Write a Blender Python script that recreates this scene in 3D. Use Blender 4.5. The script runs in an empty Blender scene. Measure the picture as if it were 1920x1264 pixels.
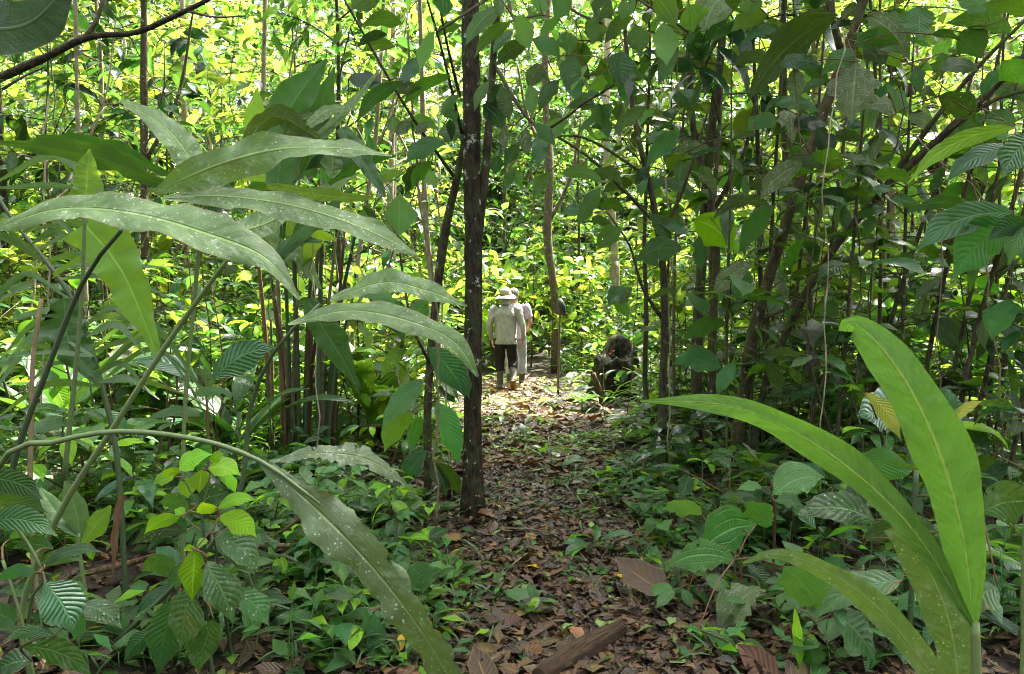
import bpy, math, random
import numpy as np
from mathutils import Vector, Matrix

# ------------------------------------------------------------------ camera, sky, sun, exposure
scene = bpy.context.scene
C = scene.collection
FPX = 1387.0                       # focal length in pixels of the 1920 px wide photograph
PITCH = math.radians(2.93)
CAMZ = 1.5
cam_data = bpy.data.cameras.new('camera')
cam_data.sensor_width = 36.0
cam_data.lens = 36.0 * FPX / 1920.0
cam_data.clip_start = 0.05
cam_data.clip_end = 500.0
cam = bpy.data.objects.new('camera', cam_data)
cam.location = (0, 0, CAMZ)
cam.rotation_euler = (math.radians(90) - PITCH, 0, 0)
C.objects.link(cam)
scene.camera = cam

SUN_AZ = math.radians(38)          # from +Y (view direction) towards +X (right)
SUN_EL = math.radians(62)
sd = Vector((math.sin(SUN_AZ) * math.cos(SUN_EL), math.cos(SUN_AZ) * math.cos(SUN_EL), math.sin(SUN_EL)))
world = bpy.data.worlds.new('World')
scene.world = world
world.use_nodes = True
wn = world.node_tree
sky = wn.nodes.new('ShaderNodeTexSky')
sky.sky_type = 'NISHITA'
sky.sun_disc = False
sky.sun_elevation = SUN_EL
sky.sun_rotation = SUN_AZ
sky.air_density = 0.8
sky.dust_density = 7.0
sky.ozone_density = 0.4
bg = wn.nodes['Background']
bg.inputs['Strength'].default_value = 0.15
hsv = wn.nodes.new('ShaderNodeHueSaturation')     # hazy, whitish sky
hsv.inputs['Saturation'].default_value = 0.3
wn.links.new(sky.outputs[0], hsv.inputs['Color'])
wn.links.new(hsv.outputs[0], bg.inputs['Color'])
sun_data = bpy.data.lights.new('sun', 'SUN')
sun_data.energy = 4.0
sun_data.angle = math.radians(0.6)
sun_data.color = (1.0, 0.93, 0.78)
sun = bpy.data.objects.new('sun', sun_data)
sun.rotation_euler = sd.to_track_quat('Z', 'Y').to_euler()
sun.location = (8, 10, 20)
C.objects.link(sun)
vs = scene.view_settings
vs.view_transform = 'Standard'
vs.look = 'None'
vs.gamma = 1.0
vs.use_curve_mapping = False
vs.exposure = 3.4
cy = scene.cycles
cy.max_bounces = 5
cy.diffuse_bounces = 1
cy.glossy_bounces = 2
cy.transmission_bounces = 2
cy.transparent_max_bounces = 10
cy.use_denoising = True
cy.filter_width = 1.0
cy.sample_clamp_indirect = 6.0
cy.caustics_reflective = False
cy.caustics_refractive = False

rs = np.random.default_rng(11)
random.seed(5)
U = rs.uniform

# ------------------------------------------------------------------ helpers
CP, SP = math.cos(PITCH), math.sin(PITCH)


def P(px, py, d):
    """point at horizontal distance d (metres, along Y) seen at photo pixel px, py"""
    xc, yc = (px - 960.0) / FPX, (632.0 - py) / FPX
    v = np.array([xc, yc * SP + CP, yc * CP - SP])
    return np.array([0, 0, CAMZ]) + v * (d / v[1])


def G(px, py):
    """ground point (z = 0) under a photo pixel"""
    xc, yc = (px - 960.0) / FPX, (632.0 - py) / FPX
    v = np.array([xc, yc * SP + CP, yc * CP - SP])
    return np.array([0, 0, CAMZ]) - v * (CAMZ / v[2])


def px_of(p):
    x, y, z = p[0], p[1], p[2] - CAMZ
    dep = y * CP - z * SP
    return 960 + FPX * x / dep, 632 - FPX * (y * SP + z * CP) / dep


def sstep(a, b, x):
    t = np.clip((x - a) / (b - a), 0, 1)
    return t * t * (3 - 2 * t)


def path_x(y):
    return 0.34 - 0.030 * np.minimum(y, 13)


def gz(x, y):
    x = np.asarray(x, float)
    y = np.asarray(y, float)
    off = np.abs(x - path_x(y))
    z = 0.10 * sstep(0.7, 2.6, off)
    z = z + 0.025 * np.sin(2.1 * x + 0.6 * y) * np.cos(1.7 * y - x) + 0.012 * np.sin(6.3 * x + 1.3) * np.sin(5.1 * y)
    z = z + 0.22 * np.maximum(0, y - 19) ** 1.05 + 0.02 * np.maximum(0, y - 14)
    return z


def nrm(v):
    v = np.asarray(v, float)
    return v / np.maximum(np.linalg.norm(v, axis=-1, keepdims=True), 1e-9)


def grid_faces(nr, nc):
    i = np.arange(nr - 1)[:, None] * nc + np.arange(nc - 1)[None, :]
    i = i.ravel()
    return np.stack([i, i + 1, i + nc + 1, i + nc], 1)


def make_mesh(name, V, F, UV=None, mat=None, smooth=True):
    V = np.asarray(V, np.float32)
    F = np.asarray(F, np.int32)
    me = bpy.data.meshes.new(name)
    me.vertices.add(len(V))
    me.vertices.foreach_set('co', V.ravel())
    n, k = F.shape
    me.loops.add(n * k)
    me.loops.foreach_set('vertex_index', F.ravel())
    me.polygons.add(n)
    me.polygons.foreach_set('loop_start', np.arange(0, n * k, k, dtype=np.int32))
    if UV is not None:
        l = me.uv_layers.new(name='UVMap')
        l.data.foreach_set('uv', np.asarray(UV, np.float32)[F.ravel()].ravel())
    me.update(calc_edges=True)
    if smooth:
        me.polygons.foreach_set('use_smooth', np.ones(n, bool))
    if mat:
        me.materials.append(mat)
    return me


def merge(parts):
    Vs, Fs, Us, o = [], [], [], 0
    for p in parts:
        Vs.append(p[0])
        Fs.append(p[1] + o)
        Us.append(p[2] if len(p) > 2 and p[2] is not None else np.zeros((len(p[0]), 2)))
        o += len(p[0])
    return np.concatenate(Vs), np.concatenate(Fs), np.concatenate(Us)


def link(name, data, parent=None):
    o = bpy.data.objects.new(name, data)
    C.objects.link(o)
    if parent is not None:
        o.parent = parent
    return o


def tag(o, label=None, cat=None, group=None, kind=None):
    if label:
        o['label'] = label
    if cat:
        o['category'] = cat
    if group:
        o['group'] = group
    if kind:
        o['kind'] = kind
    return o


def thing(name, label, cat, loc, group=None):
    o = link(name, None)
    o.empty_display_size = 0.1
    o.location = tuple(float(a) for a in loc)
    return tag(o, label, cat, group)


def catmull(pts, n):
    pts = np.asarray(pts, float)
    if len(pts) == 2:
        t = np.linspace(0, 1, n)[:, None]
        return pts[0] * (1 - t) + pts[1] * t
    q = np.vstack([2 * pts[0] - pts[1], pts, 2 * pts[-1] - pts[-2]])
    seg = np.linalg.norm(np.diff(pts[:, :3], axis=0), axis=1) + 1e-6
    cum = np.concatenate([[0], np.cumsum(seg)])
    s = np.linspace(0, cum[-1], n)
    k = np.clip(np.searchsorted(cum, s, side='right') - 1, 0, len(seg) - 1)
    t = ((s - cum[k]) / seg[k])[:, None]
    p0, p1, p2, p3 = q[k], q[k + 1], q[k + 2], q[k + 3]
    return 0.5 * (2 * p1 + (p2 - p0) * t + (2 * p0 - 5 * p1 + 4 * p2 - p3) * t ** 2 + (3 * p1 - p0 - 3 * p2 + p3) * t ** 3)


def tube(pts, rad, n=7, rough=0.0):
    pts = np.asarray(pts, float)
    m = len(pts)
    rad = np.broadcast_to(np.asarray(rad, float), (m,))
    T = nrm(np.gradient(pts, axis=0))
    ref = np.array([0.31, 0.95, 0.05]) if abs(T[0][2]) > 0.7 else np.array([0.05, 0.1, 1.0])
    A = nrm(np.cross(T, ref))
    B = np.cross(T, A)
    a = np.linspace(0, 2 * math.pi, n, endpoint=False)
    r = rad[:, None] * (1 + rough * rs.uniform(-1, 1, (m, n)))
    V = pts[:, None] + r[:, :, None] * (np.cos(a)[None, :, None] * A[:, None] + np.sin(a)[None, :, None] * B[:, None])
    i = np.arange(m - 1)[:, None] * n
    j = np.arange(n)[None]
    F = np.stack([i + j, i + (j + 1) % n, i + n + (j + 1) % n, i + n + j], -1).reshape(-1, 4)
    V = V.reshape(-1, 3)
    UV = np.stack([np.tile(a / 6.2832, m), np.repeat(np.linspace(0, 1, m), n)], 1)
    # close the ends with a point
    V = np.vstack([V, pts[:1], pts[-1:]])
    UV = np.vstack([UV, [[0, 0]], [[0, 1]]])
    k = np.arange(n)
    b = m * n
    cap0 = np.stack([(k + 1) % n, k, np.full(n, b), np.full(n, b)], 1)[:, [0, 1, 2]]
    cap1 = np.stack([(m - 1) * n + k, (m - 1) * n + (k + 1) % n, np.full(n, b + 1)], 1)
    # quads only: split caps in pairs (k, k+1, k+2, centre)
    q0 = [[(k0 + 2) % n, (k0 + 1) % n, k0, b] for k0 in range(0, n - 1, 2)]
    q1 = [[(m - 1) * n + k0, (m - 1) * n + (k0 + 1) % n, (m - 1) * n + (k0 + 2) % n, b + 1] for k0 in range(0, n - 1, 2)]
    return V, np.vstack([F, np.array(q0), np.array(q1)]).astype(np.int64), UV


# ------------------------------------------------------------------ node helpers and materials
class NT:
    def __init__(self, name):
        self.m = bpy.data.materials.new(name)
        self.m.use_nodes = True
        self.t = self.m.node_tree
        self.t.nodes.clear()

    def n(self, ty, **kw):
        nd = self.t.nodes.new('ShaderNode' + ty)
        for k, v in kw.items():
            setattr(nd, k, v)
        return nd

    def put(self, sock, v):
        if v is None:
            return
        if isinstance(v, bpy.types.NodeSocket):
            self.t.links.new(v, sock)
        elif isinstance(v, (tuple, list)) and len(v) == 3 and sock.type == 'RGBA':
            sock.default_value = (*v, 1)
        else:
            sock.default_value = v

    def math(self, op, a, b=None, c=None, clamp=False):
        nd = self.n('Math', operation=op, use_clamp=clamp)
        for i, v in enumerate((a, b, c)):
            self.put(nd.inputs[i], v)
        return nd.outputs[0]

    def rng(self, v, a, b, c=0.0, d=1.0, smooth=False):
        nd = self.n('MapRange')
        if smooth:
            nd.interpolation_type = 'SMOOTHSTEP'
        for i, x in enumerate((v, a, b, c, d)):
            self.put(nd.inputs[i], x)
        return nd.outputs[0]

    def mix(self, f, a, b, mode='MIX'):
        nd = self.n('Mix', data_type='RGBA', blend_type=mode)
        self.put(nd.inputs[0], f)
        self.put(nd.inputs[6], a)
        self.put(nd.inputs[7], b)
        return nd.outputs[2]

    def noise(self, vec, scale, detail=3.0, rough=0.55, out=0):
        nd = self.n('TexNoise')
        self.put(nd.inputs['Vector'], vec)
        nd.inputs['Scale'].default_value = scale
        nd.inputs['Detail'].default_value = detail
        nd.inputs['Roughness'].default_value = rough
        return nd.outputs[out]

    def vor(self, vec, scale, feature='F1'):
        nd = self.n('TexVoronoi', feature=feature)
        self.put(nd.inputs['Vector'], vec)
        nd.inputs['Scale'].default_value = scale
        return nd

    def out(self, sh, disp=None):
        o = self.n('OutputMaterial')
        self.t.links.new(sh, o.inputs['Surface'])
        return self.m

    def bsdf(self, col, rough=0.6, spec=0.5, bump=None, bstr=0.3, bdist=0.01):
        b = self.n('BsdfPrincipled')
        self.put(b.inputs['Base Color'], col)
        self.put(b.inputs['Roughness'], rough)
        b.inputs['Specular IOR Level'].default_value = spec
        if bump is not None:
            bn = self.n('Bump')
            bn.inputs['Strength'].default_value = bstr
            bn.inputs['Distance'].default_value = bdist
            self.put(bn.inputs['Height'], bump)
            self.t.links.new(bn.outputs[0], b.inputs['Normal'])
        return b


def mulc(c, k):
    return tuple(min(1.0, x * k) for x in c)


def leafmat(name, col, tcol=None, vein=None, nv=14, vk=0.22, rough=0.38, spec=0.32, spots=0.0, holes=0.0, var=0.35,
            tfac=0.35, bump=0.35, veincol=None, young=None, blotch=0.0):
    T = NT(name)
    uv = T.n('UVMap').outputs[0]
    sx = T.n('SeparateXYZ')
    T.put(sx.inputs[0], uv)
    u = T.math('MULTIPLY_ADD', sx.outputs[0], 2.0, -1.0)
    v = sx.outputs[1]
    au = T.math('ABSOLUTE', u)
    obj = T.n('TexCoord').outputs['Object']
    oi = T.n('ObjectInfo').outputs['Random']
    isl = T.n('NewGeometry').outputs['Random Per Island']
    r1 = T.math('FRACT', T.math('ADD', oi, isl))
    r2 = T.math('FRACT', T.math('MULTIPLY', r1, 7.31))
    r3 = T.math('FRACT', T.math('MULTIPLY', r1, 23.7))
    cs = T.n('CombineXYZ')
    T.put(cs.inputs[0], T.math('MULTIPLY', r1, 37.0))
    T.put(cs.inputs[1], T.math('MULTIPLY', r2, 11.0))
    va = T.n('VectorMath', operation='ADD')
    T.put(va.inputs[0], obj)
    T.put(va.inputs[1], cs.outputs[0])
    vec = va.outputs[0]
    mot = T.noise(vec, 9.0, 3.0)
    c = T.mix(T.rng(mot, 0.3, 0.75), mulc(col, 0.72), mulc(col, 1.3))
    if young:
        c = T.mix(T.rng(r3, 0.72, 0.95), c, young)
    hs = T.n('HueSaturation')
    T.put(hs.inputs['Hue'], T.math('MULTIPLY_ADD', r2, 0.07 * var, 0.5 - 0.035 * var))
    T.put(hs.inputs['Saturation'], T.math('MULTIPLY_ADD', r3, 0.4 * var, 1 - 0.2 * var))
    T.put(hs.inputs['Value'], T.math('MULTIPLY_ADD', r1, 1.5 * var, 1 - 0.75 * var))
    T.put(hs.inputs['Color'], c)
    c = hs.outputs[0]
    height = None
    vmask = None
    if vein:
        mid = T.rng(au, 0.025, 0.085, 1.0, 0.0, True)
        if vein == 'pin':
            ph = T.math('MULTIPLY', T.math('MULTIPLY_ADD', au, -vk, v), float(nv))
            f = T.math('MULTIPLY', T.math('ABSOLUTE', T.math('SUBTRACT', T.math('FRACT', ph), 0.5)), 2.0)
            side = T.rng(f, 0.80, 0.98, 0.0, 1.0, True)
            height = T.math('POWER', f, 1.6)
        elif vein == 'mel':
            l1 = T.rng(T.math('ABSOLUTE', T.math('SUBTRACT', au, 0.40)), 0.012, 0.055, 1.0, 0.0, True)
            l2 = T.rng(T.math('ABSOLUTE', T.math('SUBTRACT', au, 0.82)), 0.012, 0.04, 0.7, 0.0, True)
            ph = T.math('MULTIPLY', T.math('MULTIPLY_ADD', au, 0.08, v), float(nv))
            f = T.math('MULTIPLY', T.math('ABSOLUTE', T.math('SUBTRACT', T.math('FRACT', ph), 0.5)), 2.0)
            lad = T.math('MULTIPLY', T.rng(f, 0.7, 0.98, 0.0, 1.0, True), 0.55)
            side = T.math('MAXIMUM', T.math('MAXIMUM', l1, l2), lad)
            height = T.math('ADD', T.math('MULTIPLY', f, 0.5), T.math('MAXIMUM', l1, l2))
        else:
            ph = T.math('MULTIPLY', u, float(nv))
            f = T.math('MULTIPLY', T.math('ABSOLUTE', T.math('SUBTRACT', T.math('FRACT', ph), 0.5)), 2.0)
            side = T.math('MULTIPLY', T.rng(f, 0.6, 0.98, 0.0, 1.0, True), 0.35)
            cu = T.n('CombineXYZ')
            T.put(cu.inputs[0], T.math('MULTIPLY', T.math('ADD', u, T.math('MULTIPLY', oi, 20.0)), 0.9))
            T.put(cu.inputs[1], T.math('MULTIPLY', T.math('SUBTRACT', v, T.math('MULTIPLY', au, 0.06)), 15.0))
            und = T.noise(cu.outputs[0], 1.0, 2.0, 0.5)
            height = T.math('ADD', T.math('MULTIPLY', f, 0.10), T.math('MULTIPLY', und, -3.0))
            cst = T.n('CombineXYZ')
            T.put(cst.inputs[0], T.math('MULTIPLY', T.math('ADD', u, T.math('MULTIPLY', oi, 9.0)), 22.0))
            T.put(cst.inputs[1], T.math('MULTIPLY', v, 3.0))
            stk = T.noise(cst.outputs[0], 1.0, 3.0, 0.6)
            c = T.mix(T.rng(und, 0.35, 0.7), mulc(col, 0.75), T.mix(0.4, c, mulc(col, 1.7)))
            c = T.mix(T.rng(stk, 0.35, 0.7, 0.0, 0.55), c, T.mix(0.5, mulc(col, 0.5), (0.11, 0.14, 0.07)))
            height = T.math('ADD', height, T.math('MULTIPLY', stk, 0.5))
            mot = T.math('MULTIPLY_ADD', und, 0.8, T.math('MULTIPLY', stk, 0.2))
        vmask = T.math('MAXIMUM', mid, T.math('MULTIPLY', side, 0.6))
        height = T.math('MULTIPLY', T.math('ADD' if vein == 'par' else 'MAXIMUM', height, T.math('MULTIPLY', mid, 1.4)), -1.0)
        vc = veincol or (min(1, col[0] * 2.2 + 0.02), min(1, col[1] * 1.9 + 0.02), min(1, col[2] * 1.8 + 0.01))
        c = T.mix(T.math('MAXIMUM', T.math('MULTIPLY', mid, 0.9), T.math('MULTIPLY', side, 0.36)), c, vc)
    if blotch:
        bl = T.noise(vec, 5.0, 4.0, 0.65)
        c = T.mix(T.rng(bl, 0.63, 0.70, 0.0, blotch), c, (0.17, 0.12, 0.045))
    if vein and tfac < 0.45:
        en = T.noise(vec, 14.0, 3.0, 0.6)
        ed = T.math('MULTIPLY', T.rng(T.math('MULTIPLY_ADD', en, 0.10, au), 0.985, 1.03), T.rng(r2, 0.2, 0.6, 0.2, 0.9))
        c = T.mix(ed, c, (0.16, 0.11, 0.045))
    rg = T.rng(mot, 0.25, 0.75, rough * 0.8, rough * 1.3)
    if spots:
        dv = T.n('VectorMath', operation='MULTIPLY_ADD')
        T.put(dv.inputs[0], T.noise(vec, 55.0, 2.0, 0.6, 1))
        dv.inputs[1].default_value = (0.014, 0.014, 0.014)
        T.put(dv.inputs[2], vec)
        svec = dv.outputs[0]
        w = T.vor(svec, 70.0)
        s1 = T.rng(w.outputs['Distance'], 0.15, 0.24, 1.0, 0.0)
        sel = T.rng(T.noise(vec, 14.0, 3.0, 0.6), 0.45, 0.60)
        w2 = T.vor(svec, 34.0)
        wc = T.n('SeparateColor')
        T.put(wc.inputs[0], w2.outputs['Color'])
        s2 = T.rng(w2.outputs['Distance'], T.math('MULTIPLY', wc.outputs[0], 0.14), T.math('MULTIPLY_ADD', wc.outputs[0], 0.14, 0.06), 1.0, 0.0)
        sm = T.math('MULTIPLY', T.math('MAXIMUM', T.math('MULTIPLY', s1, sel), T.math('MULTIPLY', s2, T.rng(T.noise(vec, 6.0, 3.0, 0.6), 0.42, 0.58))), spots)
        dust = T.rng(T.noise(vec, 26.0, 4.0, 0.7), 0.52, 0.75, 0.0, 0.35 * spots)
        sm = T.math('MAXIMUM', sm, dust)
        c = T.mix(sm, c, (0.50, 0.53, 0.43))
        rg = T.math('MULTIPLY_ADD', sm, 0.4, rg)
    b = T.bsdf(c, rg, spec, height, bump, 0.006)
    tc = tcol or (min(1, col[0] * 3.4 + 0.03), min(1, col[1] * 2.6 + 0.03), col[2] * 0.7)
    th = T.n('HueSaturation')
    T.put(th.inputs['Hue'], T.math('MULTIPLY_ADD', r2, 0.06 * var, 0.5 - 0.03 * var))
    T.put(th.inputs['Value'], T.math('MULTIPLY_ADD', r1, 1.2 * var, 1 - 0.6 * var))
    tin = T.mix(T.math('MULTIPLY', vmask, 0.45), tc, mulc(tc, 0.55)) if vmask is not None else tc
    T.put(th.inputs['Color'], tin)
    tr = T.n('BsdfTranslucent')
    T.put(tr.inputs[0], th.outputs[0])
    mx = T.n('MixShader')
    mx.inputs[0].default_value = tfac
    T.t.links.new(b.outputs[0], mx.inputs[1])
    T.t.links.new(tr.outputs[0], mx.inputs[2])
    sh = mx.outputs[0]
    if holes:
        dn = T.n('VectorMath', operation='MULTIPLY_ADD')
        T.put(dn.inputs[0], T.noise(vec, 30.0, 2.0, 0.5, 1))
        dn.inputs[1].default_value = (0.02, 0.02, 0.02)
        T.put(dn.inputs[2], vec)
        w = T.vor(dn.outputs[0], 26.0)
        sel = T.rng(T.noise(vec, 7.0, 1.0), 0.42, 0.72, 0.0, 0.34 * holes)
        h = T.math('LESS_THAN', w.outputs['Distance'], sel)
        h = T.math('MULTIPLY', h, T.math('GREATER_THAN', au, 0.07))
        h = T.math('MULTIPLY', h, T.math('LESS_THAN', r2, min(1.0, 0.35 + holes * 0.5)))
        tp = T.n('BsdfTransparent')
        m2 = T.n('MixShader')
        T.put(m2.inputs[0], h)
        T.t.links.new(sh, m2.inputs[1])
        T.t.links.new(tp.outputs[0], m2.inputs[2])
        sh = m2.outputs[0]
    return T.out(sh)


def barkmat(name, dark, light, moss=0.0, lichen=0.0, stretch=0.12, scale=40.0, bstr=0.8, bd=0.012):
    T = NT(name)
    tc = T.n('TexCoord').outputs['Object']
    mp = T.n('Mapping')
    T.put(mp.inputs[0], tc)
    mp.inputs['Scale'].default_value = (1, 1, stretch)
    g = T.noise(mp.outputs[0], scale, 5.0, 0.65)
    g2 = T.noise(tc, 11.0, 4.0, 0.6)
    c = T.mix(T.rng(g, 0.35, 0.68), dark, light)
    if moss:
        mk = T.rng(T.math('MULTIPLY_ADD', g, 0.25, g2), 0.60, 0.72, 0.0, moss)
        c = T.mix(mk, c, (0.055, 0.075, 0.018))
    if lichen:
        ln = T.noise(tc, 15.0, 5.0, 0.7)
        lk = T.rng(T.math('MULTIPLY_ADD', g2, 0.35, ln), 0.80, 0.84, 0.0, lichen)
        c = T.mix(lk, c, (0.46, 0.47, 0.42))
    b = T.bsdf(c, 0.85, 0.25, T.math('ADD', g, T.math('MULTIPLY', g2, 0.8)), bstr, bd)
    return T.out(b.outputs[0])


def plainmat(name, c1, c2, scale=12.0, rough=0.8, bstr=0.3, tr=0.0, spec=0.3, bdist=0.01):
    T = NT(name)
    tc = T.n('TexCoord').outputs['Object']
    g = T.noise(tc, scale, 4.0, 0.6)
    oi = T.math('FRACT', T.math('ADD', T.n('ObjectInfo').outputs['Random'], T.n('NewGeometry').outputs['Random Per Island']))
    c = T.mix(T.rng(T.math('MULTIPLY_ADD', oi, 0.5, T.math('MULTIPLY', g, 0.7)), 0.2, 0.75), c1, c2)
    b = T.bsdf(c, rough, spec, g, bstr, bdist)
    return T.out(b.outputs[0])


M = {}
M['strap'] = leafmat('ginger_leaf', (0.100, 0.180, 0.050), (0.20, 0.36, 0.03), 'par', 26, rough=0.34, spots=1.0, holes=0.0, var=0.4, tfac=0.22, bump=0.6, spec=0.5, blotch=0.25)
M['strap_eaten'] = leafmat('eaten_ginger_leaf', (0.075, 0.125, 0.048), (0.20, 0.32, 0.03), 'par', 24, rough=0.34, spots=1.0, holes=0.45, var=0.2, tfac=0.2, bump=0.7, blotch=0.5, spec=0.7)
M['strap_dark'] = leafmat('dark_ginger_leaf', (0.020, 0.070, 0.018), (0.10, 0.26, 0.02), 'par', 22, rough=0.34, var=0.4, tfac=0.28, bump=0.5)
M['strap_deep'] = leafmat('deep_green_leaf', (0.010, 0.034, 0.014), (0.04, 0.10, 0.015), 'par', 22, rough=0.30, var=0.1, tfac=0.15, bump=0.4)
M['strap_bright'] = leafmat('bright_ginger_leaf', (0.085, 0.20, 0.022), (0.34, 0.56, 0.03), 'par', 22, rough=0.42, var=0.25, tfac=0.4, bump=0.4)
M['strap_fresh'] = leafmat('fresh_ginger_leaf', (0.078, 0.200, 0.038), (0.18, 0.43, 0.03), 'par', 24, rough=0.26, var=0.10, tfac=0.26, bump=0.8,
                           veincol=(0.50, 0.60, 0.16), spec=0.8, blotch=0.2, holes=0.22)
M['mel'] = leafmat('ladder_vein_leaf', (0.018, 0.064, 0.016), (0.14, 0.30, 0.015), 'mel', 26, rough=0.34, var=0.8, tfac=0.36, bump=0.7, holes=0.55, spots=0.3)
M['mel_light'] = leafmat('light_ladder_vein_leaf', (0.048, 0.125, 0.036), (0.22, 0.42, 0.03), 'mel', 22, rough=0.34, var=0.6, tfac=0.33, bump=0.5)
M['mel_eaten'] = leafmat('eaten_ladder_vein_leaf', (0.050, 0.135, 0.040), (0.20, 0.42, 0.03), 'mel', 22, rough=0.36, var=0.5, tfac=0.32, bump=0.6, holes=0.9, spots=0.3, blotch=0.4)
M['mel_grey'] = leafmat('lichened_ladder_vein_leaf', (0.075, 0.105, 0.050), (0.15, 0.26, 0.04), 'mel', 24, rough=0.6, var=0.3, tfac=0.25, bump=0.7, holes=0.6, spots=1.0, blotch=0.3)
M['pin'] = leafmat('ribbed_leaf', (0.018, 0.076, 0.020), (0.13, 0.32, 0.015), 'pin', 13, rough=0.30, var=0.8, tfac=0.35, bump=0.45, holes=0.3, spots=0.15, spec=0.4)
M['pin_spot'] = leafmat('spotted_ribbed_leaf', (0.026, 0.075, 0.020), (0.15, 0.29, 0.02), 'pin', 10, rough=0.36, var=0.6, tfac=0.3, bump=0.35, holes=0.7, spots=0.6, blotch=0.6)
M['pin_gloss'] = leafmat('glossy_ribbed_leaf', (0.028, 0.10, 0.042), (0.12, 0.30, 0.03), 'pin', 12, rough=0.24, var=0.2, tfac=0.28, bump=0.6, spec=0.9)
M['pin_bright'] = leafmat('young_leaf', (0.140, 0.320, 0.018), (0.42, 0.74, 0.02), 'pin', 10, rough=0.38, var=0.4, tfac=0.42, bump=0.4)
M['pin_yellow'] = leafmat('yellowish_young_leaf', (0.23, 0.26, 0.045), (0.5, 0.55, 0.05), 'pin', 13, rough=0.5, var=0.2, tfac=0.4, bump=0.6, holes=0.5)
M['grass'] = leafmat('grassy_leaf', (0.055, 0.115, 0.050), (0.2, 0.36, 0.04), 'par', 6, rough=0.38, var=0.4, tfac=0.35, bump=0.2)
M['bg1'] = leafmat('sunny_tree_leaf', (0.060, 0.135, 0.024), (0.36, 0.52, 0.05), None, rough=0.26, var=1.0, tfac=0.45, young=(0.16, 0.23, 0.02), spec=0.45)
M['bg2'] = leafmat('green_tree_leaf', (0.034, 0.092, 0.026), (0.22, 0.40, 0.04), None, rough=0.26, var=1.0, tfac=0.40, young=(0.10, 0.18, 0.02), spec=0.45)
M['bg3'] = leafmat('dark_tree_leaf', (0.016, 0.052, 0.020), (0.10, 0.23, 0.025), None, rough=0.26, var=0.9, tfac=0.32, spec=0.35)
M['herb'] = leafmat('herb_leaf', (0.030, 0.098, 0.018), (0.18, 0.40, 0.02), 'pin', 9, rough=0.32, var=1.0, tfac=0.36, bump=0.4, young=(0.10, 0.22, 0.03))
M['dead'] = leafmat('dead_leaf', (0.078, 0.042, 0.019), (0.18, 0.09, 0.02), 'pin', 9, rough=0.6, var=0.9, tfac=0.12, bump=0.35, young=(0.16, 0.105, 0.050), spec=0.4)
M['dead_dark'] = leafmat('rotting_leaf', (0.034, 0.0175, 0.009), (0.06, 0.03, 0.01), 'pin', 8, rough=0.5, var=0.9, tfac=0.05, bump=0.35, young=(0.085, 0.047, 0.023), spec=0.5)
M['dead_red'] = leafmat('russet_leaf', (0.12, 0.052, 0.020), (0.35, 0.14, 0.03), 'pin', 12, rough=0.55, var=0.6, tfac=0.2, bump=0.8)
M['yellow'] = leafmat('yellowed_leaf', (0.42, 0.29, 0.020), (0.75, 0.5, 0.03), 'pin', 11, rough=0.5, var=0.3, tfac=0.3, bump=0.4, spots=0.1, blotch=0.4)
M['cut'] = leafmat('cut_leaf', (0.16, 0.25, 0.075), (0.35, 0.5, 0.1), 'pin', 12, rough=0.5, var=0.5, tfac=0.3, bump=0.5)
M['bark_dark'] = barkmat('dark_bark', (0.006, 0.0045, 0.0035), (0.050, 0.033, 0.022), moss=0.4, lichen=0.8, scale=45.0, bstr=1.0, bd=0.03, stretch=0.22)
M['bark_moss'] = barkmat('mossy_bark', (0.020, 0.016, 0.011), (0.095, 0.075, 0.048), moss=0.9, lichen=0.55, stretch=0.35, scale=30)
M['bark_lichen'] = barkmat('lichened_bark', (0.05, 0.035, 0.022), (0.16, 0.12, 0.075), moss=0.6, lichen=1.0, stretch=0.5, scale=22)
M['bark_pale'] = barkmat('pale_bark', (0.17, 0.13, 0.085), (0.42, 0.35, 0.25), moss=0.3, lichen=0.5, stretch=0.4, scale=20, bstr=0.4)
M['twig'] = barkmat('twig_bark', (0.030, 0.022, 0.015), (0.10, 0.075, 0.045), moss=0.5, lichen=0.2, stretch=0.4, scale=40)
M['stem_green'] = plainmat('green_stem', (0.050, 0.085, 0.030), (0.115, 0.16, 0.055), 30.0, 0.5, 0.2, spec=0.5)
M['stem_dark'] = plainmat('dark_green_stem', (0.018, 0.032, 0.014), (0.045, 0.072, 0.028), 30.0, 0.5, 0.2, spec=0.5)
M['stem_dry'] = plainmat('dry_stalk', (0.030, 0.022, 0.014), (0.20, 0.150, 0.085), 22.0, 0.8, 0.5)
M['stem_red'] = plainmat('reddish_stem', (0.050, 0.028, 0.016), (0.13, 0.072, 0.038), 30.0, 0.6, 0.2)
M['wood_rotten'] = barkmat('rotten_wood', (0.005, 0.003, 0.0025), (0.022, 0.014, 0.009), moss=0.6, lichen=0.0, stretch=0.3, scale=25, bstr=1.0, bd=0.03)
M['deadwood'] = barkmat('dead_wood', (0.020, 0.012, 0.008), (0.16, 0.090, 0.050), moss=0.15, lichen=0.05, stretch=0.12, scale=45, bstr=1.0)

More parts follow.
